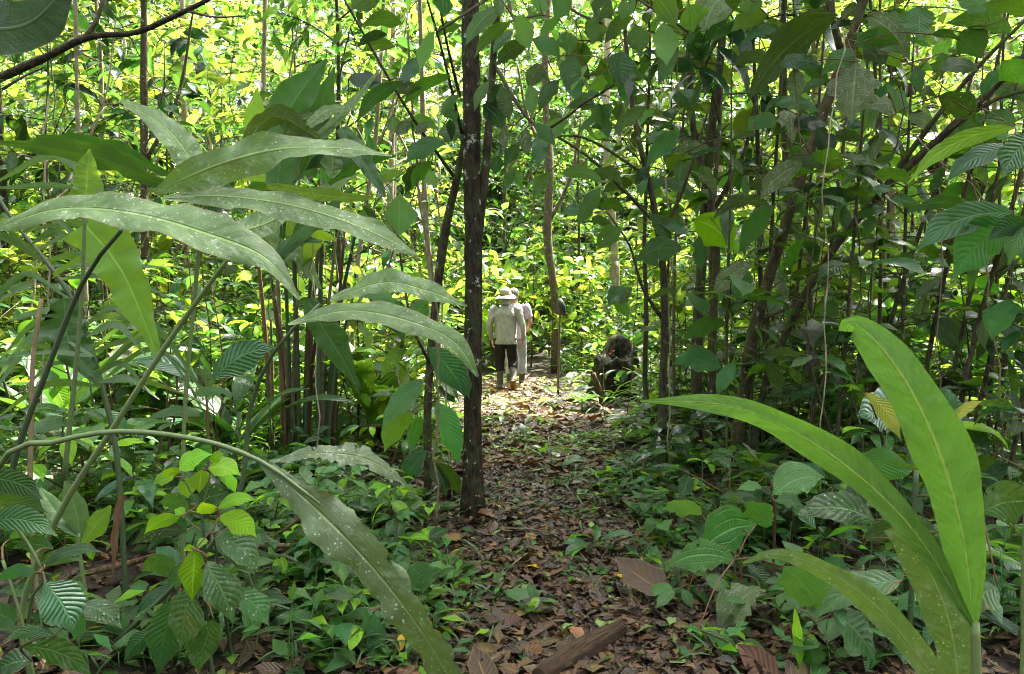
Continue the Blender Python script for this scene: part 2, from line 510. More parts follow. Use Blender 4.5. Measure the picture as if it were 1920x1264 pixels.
def logmat():
    T = NT('weathered_log')
    uv = T.n('UVMap').outputs[0]
    sx = T.n('SeparateXYZ')
    T.put(sx.inputs[0], uv)
    cb = T.n('CombineXYZ')
    a = T.math('MULTIPLY', sx.outputs[0], 6.2832)
    T.put(cb.inputs[0], T.math('COSINE', a))
    T.put(cb.inputs[1], T.math('SINE', a))
    T.put(cb.inputs[2], T.math('MULTIPLY', sx.outputs[1], 0.8))
    g = T.noise(cb.outputs[0], 9.0, 5.0, 0.65)
    h = T.noise(T.n('TexCoord').outputs['Object'], 30.0, 4.0, 0.6)
    c = T.mix(T.rng(g, 0.38, 0.64), (0.016, 0.009, 0.006), (0.125, 0.070, 0.036))
    c = T.mix(T.rng(h, 0.55, 0.7, 0, 0.5), c, (0.05, 0.034, 0.022))
    return T.out(T.bsdf(c, 0.8, 0.3, T.math('ADD', g, T.math('MULTIPLY', h, 0.4)), 1.0, 0.03).outputs[0])


M['log'] = logmat()

# ------------------------------------------------------------------ leaf shapes
def prof(shape, t):
    if shape == 'ell':
        w = np.sin(math.pi * np.clip(t, 0, 1) ** 0.86) ** 0.85
        return w * (1 - 0.55 * sstep(0.70, 0.93, t))
    if shape == 'ovate':
        w = np.sin(math.pi * np.clip(t, 0, 1) ** 0.66) ** 0.85
        return w * (1 - 0.5 * sstep(0.7, 0.95, t))
    if shape == 'lance':
        w = np.sin(math.pi * np.clip(t, 0, 1) ** 0.75) ** 1.15
        return w
    if shape == 'strap':
        return np.minimum(1, (t / 0.3 + 0.02)) ** 0.8 * (1 - np.clip(t, 0, 1) ** 3.2)
    if shape == 'obov':
        return np.sin(math.pi * np.clip(t, 0, 1) ** 1.35) ** 0.8
    return np.sin(math.pi * t)


def leafgeo(L=1.0, W=0.2, shape='ell', nL=10, nW=2, droop=0.5, fold=0.18, wave=0.06, pet=0.0, twist=0.0, curl=0.0, bite=0.0):
    """leaf along +Y, upper side +Z; W is half the width"""
    t = np.linspace(0, 1, nL + 1)
    ang = -droop * t ** 1.3
    ds = L / nL
    y = np.concatenate([[0], np.cumsum(np.cos(ang[:-1]) * ds)])
    z = np.concatenate([[0], np.cumsum(np.sin(ang[:-1]) * ds)])
    w = W * np.maximum(prof(shape, t), 0.015)
    u = np.linspace(-1, 1, 2 * nW + 1)
    ph = U(0, 6.28)
    V = np.zeros((nL + 1, 2 * nW + 1, 3))
    for j, uu in enumerate(u):
        wj = w * (1 - bite * (np.abs(uu) > 0.9) * np.clip(rs.normal(0.3, 0.5, nL + 1), 0, 1)) if bite else w
        side = uu * wj
        lift = fold * np.abs(side) + wave * W * (uu * uu) * np.sin(ph + 9 * t + (1.7 if uu > 0 else 0)) - curl * side ** 2 / max(W, 1e-4)
        tw = twist * t
        V[:, j, 0] = side * np.cos(tw) - lift * np.sin(tw)
        V[:, j, 1] = y - lift * np.sin(ang)
        V[:, j, 2] = z + lift * np.cos(ang) * np.cos(tw) + side * np.sin(tw)
    UV = np.stack([np.tile((u + 1) / 2, nL + 1), np.repeat(t, len(u))], 1)
    V = V.reshape(-1, 3)
    F = grid_faces(nL + 1, len(u))
    if pet:
        V[:, 1] += pet
        p = tube(np.array([[0, 0, -0.02 * L], [0, pet * 0.5, 0.0], [0, pet * 1.05, 0.0]]), [0.010 * L, 0.008 * L, 0.006 * L], 4)
        V, F, UV = merge([(V, F, UV), (p[0], p[1], np.tile([[0.5, 0.5]], (len(p[0]), 1)))])
    return V, F, UV


def frames(d, roll=None):
    d = nrm(d)
    up = np.tile([0.0, 0.0, 1.0], (len(d), 1))
    bad = np.abs(d[:, 2]) > 0.97
    up[bad] = [0, 1, 0.0]
    X = nrm(np.cross(d, up))
    Z = np.cross(X, d)
    if roll is not None:
        c, s = np.cos(roll)[:, None], np.sin(roll)[:, None]
        X, Z = X * c + Z * s, Z * c - X * s
    return np.stack([X, d, Z], -1)


def scatter(geo, pos, d, sc, roll=None):
    V, F, UV = geo
    R = frames(np.asarray(d), roll)
    W = np.einsum('nij,kj->nki', R, V) * np.asarray(sc)[:, None, None] + np.asarray(pos)[:, None]
    N, k = W.shape[:2]
    FF = (F[None] + (np.arange(N) * k)[:, None, None]).reshape(-1, F.shape[1])
    return W.reshape(-1, 3), FF, np.tile(UV, (N, 1))


def leafset(name, mat, n=3, **kw):
    """n leaf meshes of one kind, of unit length, to be shared by copies"""
    out = []
    for i in range(n):
        k = dict(kw)
        k['droop'] = kw.get('droop', 0.5) * U(0.5, 1.5)
        k['twist'] = U(-0.35, 0.35)
        out.append(make_mesh(name, *leafgeo(1.0, **k), mat))
    return out


LS = {
    'mel': leafset('leaf', M['mel'], 4, W=0.27, shape='ell', nL=10, nW=3, droop=0.6, fold=0.10, wave=0.10, pet=0.15),
    'mel_light': leafset('leaf', M['mel_light'], 3, W=0.25, shape='ell', nL=10, nW=3, droop=0.7, fold=0.12, wave=0.08, pet=0.15),
    'mel_grey': leafset('leaf', M['mel_grey'], 2, W=0.28, shape='ell', nL=10, nW=3, droop=0.5, fold=0.08, wave=0.12, pet=0.15, bite=0.4),
    'pin': leafset('leaf', M['pin'], 4, W=0.19, shape='ell', nL=10, nW=2, droop=0.8, fold=0.16, wave=0.10, pet=0.08),
    'pin_spot': leafset('leaf', M['pin_spot'], 3, W=0.22, shape='ell', nL=10, nW=2, droop=0.8, fold=0.12, wave=0.12, pet=0.08, bite=0.25),
    'pin_bright': leafset('leaf', M['pin_bright'], 3, W=0.21, shape='ell', nL=8, nW=2, droop=0.9, fold=0.2, wave=0.10, pet=0.08),
    'dark_long': leafset('leaf', M['bg3'], 3, W=0.17, shape='lance', nL=8, nW=2, droop=0.7, fold=0.15, wave=0.08, pet=0.06),
    'herb': leafset('leaf', M['herb'], 4, W=0.24, shape='ovate', nL=6, nW=2, droop=0.7, fold=0.15, wave=0.10, pet=0.12),
    'grass': leafset('leaf', M['grass'], 4, W=0.028, shape='strap', nL=10, nW=1, droop=1.5, fold=0.3, wave=0.0),
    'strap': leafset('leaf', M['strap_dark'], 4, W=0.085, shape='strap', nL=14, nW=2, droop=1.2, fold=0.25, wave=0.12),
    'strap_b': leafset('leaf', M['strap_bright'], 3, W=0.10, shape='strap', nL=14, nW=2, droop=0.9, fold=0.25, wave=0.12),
    'heart': leafset('leaf', M['pin_spot'], 2, W=0.36, shape='ovate', nL=10, nW=3, droop=0.5, fold=0.08, wave=0.10, pet=0.25, bite=0.2),
}


def put_leaf(root, mesh, pos, d, size, roll=0.0, name='leaf'):
    R = frames(np.array([d], float), np.array([roll]))[0]
    o = link(name, mesh, root)
    m = Matrix(((R[0, 0] * size, R[0, 1] * size, R[0, 2] * size, 0), (R[1, 0] * size, R[1, 1] * size, R[1, 2] * size, 0),
                (R[2, 0] * size, R[2, 1] * size, R[2, 2] * size, 0), (0, 0, 0, 1)))
    m.translation = Vector(pos) - root.location
    o.matrix_basis = m
    return o


# ------------------------------------------------------------------ ground
def ground_mat():
    T = NT('forest_soil')
    tc = T.n('TexCoord').outputs['Object']
    a = T.noise(tc, 5.0, 6.0, 0.7)
    b = T.noise(tc, 38.0, 5.0, 0.7)
    v = T.vor(tc, 26.0)
    c = T.mix(T.rng(b, 0.3, 0.7), (0.007, 0.0045, 0.003), (0.034, 0.020, 0.011))
    c = T.mix(T.rng(a, 0.42, 0.65, 0, 0.55), c, (0.030, 0.020, 0.012))
    c2 = T.n('HueSaturation')
    T.put(c2.inputs['Color'], c)
    sp = T.n('SeparateColor')
    T.put(sp.inputs[0], v.outputs['Color'])
    T.put(c2.inputs['Value'], T.math('MULTIPLY_ADD', sp.outputs[0], 1.2, 0.4))
    h = T.math('ADD', T.math('MULTIPLY', v.outputs['Distance'], 0.8), b)
    return T.out(T.bsdf(c2.outputs[0], 0.75, 0.35, h, 0.9, 0.03).outputs[0])


xs = np.concatenate([np.linspace(-160, -12, 18), np.linspace(-11.6, 11.6, 150), np.linspace(12, 160, 18)])
ys = np.concatenate([np.linspace(-60, 0.5, 14), np.linspace(0.8, 16, 130), np.linspace(16.5, 40, 40), np.linspace(44, 240, 14)])
gx, gy = np.meshgrid(xs, ys)
gzv = gz(gx, np.minimum(gy, 60))
ground = link('ground', make_mesh('ground', np.stack([gx, gy, gzv], -1).reshape(-1, 3), grid_faces(len(ys), len(xs)), None, ground_mat()))
tag(ground, kind='structure')
# ------------------------------------------------------------------ background trees
def tree_geo(H, r0, c0, nb, brlen, leaf, lsize, ntw=4, step=0.11, lean=0.05, up=0.5, tilt=0.5, droopy=0.25):
    """wood mesh data and leaf mesh data of one tree standing at the origin"""
    k = 9
    zz = np.linspace(0, H, k)
    wob = np.cumsum(rs.normal(0, lean * H / k, (k, 2)), 0)
    wob[0] = 0
    tr = np.column_stack([wob, zz])
    rad = r0 * (1 - 0.80 * np.linspace(0, 1, k))
    rad[0] *= 1.25
    wood = [tube(catmull(tr, 18), np.interp(np.linspace(0, 1, 18), np.linspace(0, 1, k), rad), 7, 0.05)]
    pos, dr = [], []
    az = U(0, 6.28)
    for b in range(nb):
        f = c0 + (1 - c0) * (b + 0.5) / nb
        s = np.array([np.interp(f * H, zz, tr[:, 0]), np.interp(f * H, zz, tr[:, 1]), f * H])
        az += 2.4 + U(-0.5, 0.5)
        L = brlen * U(0.6, 1.2) * (1.15 - 0.55 * (f - c0) / (1 - c0 + 1e-6))
        e = up + U(-0.3, 0.3)
        d0 = np.array([math.cos(az) * math.cos(e), math.sin(az) * math.cos(e), math.sin(e)])
        pts = np.array([s + d0 * L * q + np.array([0, 0, -droopy * L * q * q]) for q in np.linspace(0, 1, 5)])
        wood.append(tube(pts, np.linspace(r0 * 0.30, 0.005, 5), 4))
        lines = [pts]
        for _ in range(ntw):
            q = U(0.3, 0.95)
            s2 = s + d0 * L * q + np.array([0, 0, -droopy * L * q * q])
            d2 = nrm(d0 + rs.normal(0, 0.65, 3) + [0, 0, 0.1])
            L2 = L * U(0.35, 0.65)
            p2 = np.array([s2 + d2 * L2 * q2 + np.array([0, 0, -droopy * L2 * q2 * q2]) for q2 in np.linspace(0, 1, 4)])
            wood.append(tube(p2, np.linspace(0.009, 0.003, 4), 3))
            lines.append(p2)
        for li, ln in enumerate(lines):
            ln_len = np.linalg.norm(np.diff(ln, axis=0), axis=1).sum()
            nl = max(2, int(ln_len / step))
            q = np.linspace(0.25 if li == 0 else 0.1, 1, nl)
            pp = np.stack([np.interp(q, np.linspace(0, 1, len(ln)), ln[:, a]) for a in range(3)], 1)
            tdir = nrm(ln[-1] - ln[0])
            side = nrm(np.cross(tdir, [0, 0, 1]))
            sg = np.where(np.arange(nl) % 2 == 0, 1, -1)[:, None]
            dd = nrm(tdir * 0.55 + sg * side * 0.9 + rs.normal(0, tilt, (nl, 3)) + [0, 0, -0.15])
            pos.append(pp + rs.normal(0, 0.02, (nl, 3)))
            dr.append(dd)
    pos, dr = np.concatenate(pos), np.concatenate(dr)
    sc = lsize * U(0.6, 1.3, len(pos))
    lf = scatter(leaf, pos, dr, sc, rs.normal(0, 0.5, len(pos)))
    return merge(wood), lf


LG = [leafgeo(1, 0.22, 'ell', 3, 1, 0.6, 0.2, 0), leafgeo(1, 0.17, 'lance', 3, 1, 0.9, 0.25, 0), leafgeo(1, 0.28, 'ovate', 3, 1, 0.5, 0.15, 0)]
TV = []   # (wood mesh, crown mesh, kind)
spec = [  # H, r0, c0, nb, brlen, leaf, lsize, leaf mat, bark, ntw, step
    (9.0, 0.065, 0.12, 24, 1.9, 0, 0.26, 'bg1', 'bark_pale', 5, 0.13),
    (8.0, 0.052, 0.10, 24, 1.7, 1, 0.28, 'bg1', 'bark_lichen', 5, 0.12),
    (10.0, 0.075, 0.15, 24, 2.1, 2, 0.24, 'bg2', 'bark_pale', 5, 0.13),
    (7.0, 0.045, 0.08, 22, 1.5, 0, 0.22, 'bg2', 'bark_lichen', 5, 0.11),
    (6.0, 0.04, 0.08, 20, 1.4, 2, 0.25, 'bg1', 'bark_pale', 5, 0.12),
    (8.5, 0.055, 0.10, 24, 1.8, 1, 0.30, 'bg3', 'bark_moss', 5, 0.13),
]
for (H, r0, c0, nb, bl, lf, ls, lm, bk, nt, st) in spec:
    w, l = tree_geo(H, r0, c0, nb, bl, LG[lf], ls, nt, st)
    TV.append((make_mesh('trunk', *w, M[bk]), make_mesh('crown', *l, M[lm]), lm, bk))
BV = []   # broad-leaved trees of the shaded thicket
for (H, r0, c0, nb, bl, lf, ls, lm, bk, nt, st) in [(5.5, 0.030, 0.44, 13, 1.2, 0, 0.34, 'bg3', 'bark_moss', 3, 0.16), (5.0, 0.028, 0.46, 12, 1.1, 2, 0.30, 'bg2', 'bark_moss', 3, 0.17), (6.0, 0.032, 0.42, 13, 1.3, 1, 0.40, 'bg3', 'bark_lichen', 3, 0.17)]:
    w, l = tree_geo(H, r0, c0, nb, bl, [leafgeo(1, 0.24, 'ell', 5, 1, 0.8, 0.2, 0.1), leafgeo(1, 0.17, 'lance', 5, 1, 1.0, 0.25, 0.1), leafgeo(1, 0.27, 'ell', 5, 1, 0.6, 0.15, 0.1)][lf], ls, nt, st, 0.04, 0.4, 0.55, 0.4)
    BV.append((make_mesh('trunk', *w, M[bk]), make_mesh('crown', *l, M[lm]), lm, bk))
SV = []   # shrubs
for (H, r0, c0, nb, bl, lf, ls, lm, nt, st) in [(1.8, 0.016, 0.15, 13, 0.75, 0, 0.24, 'bg1', 3, 0.08), (2.4, 0.018, 0.12, 14, 0.9, 1, 0.30, 'bg2', 3, 0.10),
                                                (1.3, 0.012, 0.10, 12, 0.6, 2, 0.17, 'bg2', 3, 0.06), (2.8, 0.02, 0.15, 15, 0.9, 2, 0.28, 'bg1', 3, 0.10),
                                                (2.0, 0.016, 0.1, 13, 0.8, 1, 0.30, 'bg3', 3, 0.09)]:
    w, l = tree_geo(H, r0, c0, nb, bl, LG[lf], ls, nt, st, 0.06, 0.7, 0.6)
    SV.append((make_mesh('stem', *w, M['twig']), make_mesh('foliage', *l, M[lm]), lm))

LMW = {'bg1': 'yellow-green', 'bg2': 'mid-green', 'bg3': 'dark green'}


def side_word(px):
    return 'left of the dark centre trunk' if px < 860 else ('behind the walkers' if px < 1090 else 'beyond the stems right of the path')


def put_tree(var, x, y, sc, rz, name, label, cat, group, wide=1.0):
    w, l = var[0], var[1]
    z = float(gz(x, y)) - 0.03
    r = thing(name, label, cat, (x, y, z), group)
    r.rotation_euler = (0, 0, rz)
    r.scale = (sc * wide, sc * wide, sc)
    a = link('trunk' if cat == 'tree' else 'stem', w, r)
    b = link('crown' if cat == 'tree' else 'foliage', l, r)
    b['kind'] = 'stuff'
    return r


def in_gap(x, y):
    """the lit clearing round the walkers and the lane to it stays open"""
    return abs(x - path_x(y)) < (2.3 if y < 13 else 1.5) and y < 17


random.seed(3)
placed = []
tries = 0
while len(placed) < 118 and tries < 9000:
    tries += 1
    y = random.uniform(9.5, 33)
    x = random.uniform(-0.80, 0.80) * (y + 1)
    if in_gap(x, y):
        continue
    # the sun reaches the clearing from behind on the right
    ax, ay = x - (0.0), y - 11.0
    al = ax * math.sin(SUN_AZ) + ay * math.cos(SUN_AZ)
    ac = abs(ax * math.cos(SUN_AZ) - ay * math.sin(SUN_AZ))
    if 0 < al < 7.0 and ac < 3.0:
        continue
    if any((x - a) ** 2 + (y - b) ** 2 < (0.85 + 0.025 * y) ** 2 for a, b in placed):
        continue
    placed.append((x, y))
    v = random.choice(TV + [TV[5], TV[5], TV[2], TV[3]])  # darker-leaved trees weighted up to stand in for deep shade pockets
    if x > 1.5 and y < 14:
        v = TV[random.choice([2, 3, 5, 0])]
    px, _ = px_of((x, y, 1.5))
    depth = 'near' if y < 15 else ('further back' if y < 23 else 'far back')
    bark = {'bark_pale': 'pale', 'bark_lichen': 'lichened', 'bark_moss': 'mossy'}[v[3]]
    put_tree(v, x, y, random.uniform(0.8, 1.25), random.uniform(0, 6.28), 'understory_tree',
             f'{bark}-trunked {LMW[v[2]]} tree {depth} {side_word(px)}', 'tree', f'{depth} understory trees {side_word(px)}')
for px, y in [(1220, 7.7), (1325, 7.0), (1262, 9.2), (1650, 8.0), (330, 9.6), (110, 9.0), (590, 11.5)]:
    x = (px - 960) / FPX * y
    v = random.choice(BV)
    bark = {'bark_lichen': 'lichened', 'bark_moss': 'mossy'}[v[3]]
    put_tree(v, x, y, random.uniform(0.85, 1.1), random.uniform(0, 6.28), 'broad_leaved_tree', f'thin {bark} tree with large {LMW[v[2]]} leaves {"left of the centre trunk" if px < 900 else "right of the path"}', 'tree',
             f'broad-leaved trees {"left of the centre trunk" if px < 900 else "right of the path"}')
n_sh = 0
tries = 0
sp = []
while n_sh < 230 and tries < 9000:
    tries += 1
    y = random.uniform(7.0, 30)
    x = random.uniform(-0.76, 0.76) * (y + 1)
    if abs(x - path_x(y)) < (1.25 if y < 15 else 0.2):
        continue
    if y < 11.8 and 1070 < px_of((x, y, 0.5))[0] < 1240:
        continue
    if any((x - a) ** 2 + (y - b) ** 2 < 0.68 ** 2 for a, b in sp):
        continue
    sp.append((x, y))
    v = random.choice(SV)
    px, _ = px_of((x, y, 0.8))
    depth = 'near' if y < 12 else ('mid-distance' if y < 18 else 'far')
    put_tree(v, x, y, random.uniform(0.7, 1.25) * (0.75 if abs(x) < 2.5 and y < 15 else 1), random.uniform(0, 6.28), 'shrub',
             f'{depth} {LMW[v[2]]} leafy shrub {side_word(px)}', 'shrub', f'{depth} understory shrubs {side_word(px)}')
    n_sh += 1

# far forest behind everything: one mass of leaves on the rising ground
pos, dr = [], []
N = 64000
yy = U(30, 46, N)
xx = U(-1, 1, N) * 0.85 * yy
zz = U(0, 1, N) ** 0.85 * 21.0
zz[: N // 3] *= 0.25
far = scatter(leafgeo(1, 0.24, "ell", 2, 1, 0.6, 0.2, 0), np.column_stack([xx, yy, gz(xx, yy) + zz]), nrm(rs.normal(0, 1, (N, 3)) * [1, 1, 0.55] + [0, 0, -0.2]), U(0.45, 1.0, N), rs.normal(0, 0.6, N))
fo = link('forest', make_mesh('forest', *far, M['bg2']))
tag(fo, 'dense far forest foliage closing off the view behind the trees', 'forest', kind='stuff')
N = 15000      # unseen forest round the camera, added to block low sky light; open overhead
th = U(0, 6.283, N)
rr_ = U(7.5, 14, N)
xx, yy = rr_ * np.cos(th), 1.0 + rr_ * np.sin(th)
keep = (yy < 1.5) | (np.abs(xx) > 0.80 * yy + 1.0)
xx, yy = xx[keep], yy[keep]
zz = U(0, 1, len(xx)) ** 0.9 * 10.5
ring = scatter(leafgeo(1, 0.26, 'ell', 2, 1, 0.6, 0.2, 0), np.column_stack([xx, yy, zz]), nrm(rs.normal(0, 1, (len(xx), 3)) * [1, 1, 0.6]), U(0.4, 0.85, len(xx)), rs.normal(0, 0.6, len(xx)))
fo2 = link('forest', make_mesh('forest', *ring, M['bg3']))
tag(fo2, 'dark forest foliage closing in on both sides of the trail', 'forest', kind='stuff')
# ------------------------------------------------------------------ the dark tree, and unseen canopy added to keep sun off the foreground
def big_tree(name, label, base_px, pts, rad, bark, crown_c, crown_r, nleaf, lm, lsize=0.28, group=None, limbs=5):
    """tree with a shaped trunk given by (px, py, d) points, limbs and a crown round crown_c"""
    W = catmull([P(*p) if len(p) == 3 and p[1] is not None else p for p in pts], 40) if base_px else catmull(pts, 30)
    base = np.array([W[0][0], W[0][1], float(gz(W[0][0], W[0][1])) - 0.05])
    W[0] = base
    r = np.interp(np.linspace(0, 1, len(W)), np.linspace(0, 1, len(rad)), rad)
    r[:5] *= [1.6, 1.28, 1.12, 1.05, 1.02]
    root = thing(name, label, 'tree', base, group)
    link('trunk', make_mesh('trunk', *tube(W - base, r, 16, 0.07), M[bark]), root)
    top = W[-1]
    tw, pos, dr = [], [], []
    crown_c, crown_r = np.asarray(crown_c, float), np.asarray(crown_r, float)
    for i in range(limbs):
        a = i * 2.4 + U(0, 0.6)
        e = crown_c + crown_r * np.array([math.cos(a), math.sin(a), U(-0.2, 0.6)]) * 0.75
        s = W[-1 - int(U(0, 8))]
        mid = (s + e) / 2 + [0, 0, 0.25]
        tw.append(tube(catmull([s, mid, e], 9) - base, np.linspace(r[-1] * 0.7, 0.01, 9), 6))
    n = 0
    while n < nleaf // 8:
        q = rs.uniform(-1, 1, 3)
        if (q ** 2).sum() > 1:
            continue
        c = crown_c + crown_r * q
        d0 = nrm(q + rs.normal(0, 0.5, 3))
        L = U(0.4, 0.9)
        tw.append(tube(np.array([c - d0 * L * 0.5 - base, c + d0 * L * 0.5 + [0, 0, -0.05] - base]), [0.008, 0.003], 3))
        t = np.linspace(-0.5, 0.5, 8)[:, None]
        pos.append(c + d0 * L * t)
        sgn = np.where(np.arange(8) % 2 == 0, 1, -1)[:, None]
        dr.append(nrm(d0 * 0.5 + sgn * nrm(np.cross(d0, [0, 0, 1.0])) + rs.normal(0, 0.4, (8, 3)) + [0, 0, -0.2]))
        n += 1
    link('limb', make_mesh('limb', *merge(tw), M['twig']), root)['kind'] = 'stuff'
    pos, dr = np.concatenate(pos) - base, np.concatenate(dr)
    cr = link('crown', make_mesh('crown', *scatter(LG[0], pos, dr, lsize * U(0.6, 1.3, len(pos)), rs.normal(0, 0.5, len(pos))), M[lm]), root)
    cr['kind'] = 'stuff'
    return root


big_tree('dark_barked_tree', 'tall straight dark-barked tree with pale lichen patches at the middle of the path edge', True,
         [(886, 968, 5.1), (886, 800, 5.1), (888, 560, 5.1), (885, 300, 5.12), (882, 0, 5.15), (884, -260, 5.2), (880, -640, 5.3)],
         [0.064, 0.061, 0.060, 0.060, 0.058, 0.05, 0.04], 'bark_dark', (0.6, 6.0, 7.2), (2.5, 2.5, 1.3), 3000, 'bg3', 0.32)
for i, (x, y, h, cx, cyy, rr, lab) in enumerate([
        (7.8, 12.2, 8.6, 2.6, 11.0, 1.6, 'tall shade tree beyond the slim saplings leaning over the path'),
        (7.2, 8.6, 8.8, 4.4, 8.6, 2.2, 'tall shade tree outside the view over the thicket right of the path'),
        (6.4, 4.4, 8.6, 3.4, 4.9, 2.3, 'tall shade tree outside the view over the near end of the path'),
        (6.8, 6.4, 8.0, 4.2, 6.6, 2.3, 'tall shade tree outside the view whose crown hangs over the stems right of the path'),
        (-7.2, 4.6, 8.4, -2.4, 5.6, 2.3, 'tall shade tree outside the view whose crown hangs over the ginger clump'),
        (6.0, 10.4, 8.4, 1.9, 8.4, 1.9, 'tall shade tree at the right whose crown reaches over the path'),
        (-8.6, 8.6, 7.6, -4.2, 8.4, 1.9, 'tall shade tree beside the thicket left of the path')]):
    big_tree('canopy_tree', lab, False, [np.array([x, y, 0.0]), np.array([x * 0.98, y, h * 0.4]), np.array([cx, cyy, h])], [0.11, 0.09, 0.06], 'bark_moss',
             (cx, cyy, h), (rr, rr, 1.2), 2300, 'bg3', 0.34)

# ------------------------------------------------------------------ shaped leaves placed by photo pixel and distance
CAMP = np.array([0, 0, CAMZ])


def blade(root, pts, hw, mat, tilt=25, fold=0.12, wave=0.10, nfreq=7.0, n=36, m=5, name='leaf', label=None, bite=0.0):
    """one leaf blade along pts [(px, py, d)], hw = half widths in photo pixels; tilt turns it about its midrib"""
    c = catmull([(p[0], p[1], p[2]) for p in pts], n)
    W = np.array([P(*q) for q in c])
    w = np.interp(np.linspace(0, 1, n), np.linspace(0, 1, len(hw)), hw)
    k = np.array([0.25, 0.5, 0.25])
    w = np.concatenate([[w[0]], np.convolve(w, k, 'valid'), [w[-1]]]) * c[:, 2] / FPX * (0.84 if m >= 5 else 1.0)
    T = nrm(np.gradient(W, axis=0))
    view = nrm(W - CAMP)
    S = nrm(np.cross(T, view))
    Nn = np.cross(S, T)
    sgn = np.where(Nn[:, 2:3] >= 0, 1.0, -1.0)
    sgn[:] = np.sign(sgn.sum()) or 1.0
    Nn, S = Nn * sgn, S * sgn
    tl = np.radians(np.interp(np.linspace(0, 1, n), np.linspace(0, 1, len(tilt)), tilt)) if isinstance(tilt, (list, tuple)) else np.full(n, math.radians(tilt))
    ct, st = np.cos(tl)[:, None], np.sin(tl)[:, None]
    side = S * ct + Nn * st
    nn = Nn * ct - S * st
    wr = (w / np.maximum(np.cos(tl), 0.55))
    u = np.linspace(-1, 1, 2 * m + 1)
    ph1, ph2 = U(0, 6.28), U(0, 6.28)
    t = np.linspace(0, 1, n)
    V = np.zeros((n, 2 * m + 1, 3))
    k1, k2 = U(0, 6.28, 3), U(0, 6.28, 3)
    asy = [1 + 0.10 * np.sin(7 * t + k1[0]) + 0.07 * np.sin(17 * t + k1[1]), 1 + 0.10 * np.sin(8 * t + k2[0]) + 0.07 * np.sin(19 * t + k2[1])]
    bt = 1 - bite * np.clip(rs.normal(0, 0.6, (n, 2)), 0, 1)
    for j, uu in enumerate(u):
        ph = ph1 if uu < 0 else ph2
        e = uu * wr * asy[0 if uu < 0 else 1] * (bt[:, 0 if uu < 0 else 1] if abs(uu) > 0.85 else 1.0)
        ruf = wave * wr * np.abs(uu) ** 1.8 * (1.3 * np.sin(ph + nfreq * 2.3 * t + 0.8 * np.sin(5 * t + ph)) + 0.7 * np.sin(2.1 * ph + nfreq * 5.1 * t) + 0.3 * np.sin(3.3 * ph + nfreq * 9.0 * t))
        V[:, j] = W + side * e[:, None] + nn * (fold * np.abs(uu) * wr * (1.6 - 1.1 * np.abs(uu)) + ruf)[:, None]
    UV = np.stack([np.tile((u + 1) / 2, n), np.repeat(t, len(u))], 1)
    V = V.reshape(-1, 3) - np.array(root.location)
    o = link(name, make_mesh(name, V, grid_faces(n, len(u)), UV, M[mat]), root)
    if label:
        o['label'] = label
    return o


STEMS = {}


def ov(root, bx, by, tx, ty, hw, d, mat='pin', tilt=None, sag=0.12, shape='ell', wave=0.06, bite=0.0, dt=None, fold=0.12):
    """an oval leaf from its base pixel to its tip pixel"""
    dt = d if dt is None else dt
    L = math.hypot(tx - bx, ty - by)
    nx, ny = -(ty - by) / L, (tx - bx) / L
    if ny > 0:
        nx, ny = -nx, -ny
    s = sag * L * abs(tx - bx) / L
    pts = [(bx, by, d), ((bx * 2 + tx) / 3 + nx * s, (by * 2 + ty) / 3 + ny * s, d * 0.67 + dt * 0.33),
           ((bx + tx * 2) / 3 + nx * s, (by + ty * 2) / 3 + ny * s, d * 0.33 + dt * 0.67), (tx, ty, dt)]
    hw = hw * U(0.82, 1.12)
    hws = hw * np.maximum(prof(shape, np.linspace(0, 1, 13)), 0.02)
    st_ = STEMS.get(root.name)
    if st_ is not None:
        b_ = P(bx, by, d)
        i_ = np.argmin(((st_ - b_) ** 2).sum(1))
        e_ = st_[i_]
        if 0.012 < np.linalg.norm(e_ - b_) < 1.3:
            m_ = (e_ + b_) / 2 + np.array([U(-0.02, 0.02), 0, 0.10 * np.linalg.norm(e_ - b_)])
            W_ = catmull([e_, m_, b_], 7)
            link('petiole', make_mesh('petiole', *tube(W_ - np.array(root.location), np.linspace(0.0045, 0.0022, 7), 5), M['stem_red']), root)
            STEMS[root.name] = np.vstack([st_, W_])
    return blade(root, pts, hws, mat, U(-48, 48) if tilt is None else tilt, fold, wave, 6.0, 14, 3, bite=bite)


def stem(root, pts, rpx, mat='stem_green', n=16, sides=7, name='stem', rough=0.0):
    c = catmull(pts, n)
    W = np.array([P(*q) for q in c])
    r = np.interp(np.linspace(0, 1, n), np.linspace(0, 1, len(rpx)), rpx) * c[:, 2] / FPX
    STEMS[root.name] = np.vstack([STEMS[root.name], W]) if root.name in STEMS else W
    return link(name, make_mesh(name, *tube(W - np.array(root.location), r, sides, rough), M[mat]), root)


def base_of(px, d, z=0.0):
    x = (px - 960) / FPX * d
    return np.array([x, d, float(gz(x, d)) + z])


def gstem(root, pts, rpx, mat='stem_green', n=16, sides=7, name='stem', rough=0.0):
    """a stem whose first point is taken down to the ground"""
    b = base_of(pts[0][0], pts[0][2], -0.02)
    q = px_of(b)
    return stem(root, [(q[0], q[1], pts[0][2])] + list(pts), [rpx[0]] + list(rpx), mat, n, sides, name, rough)


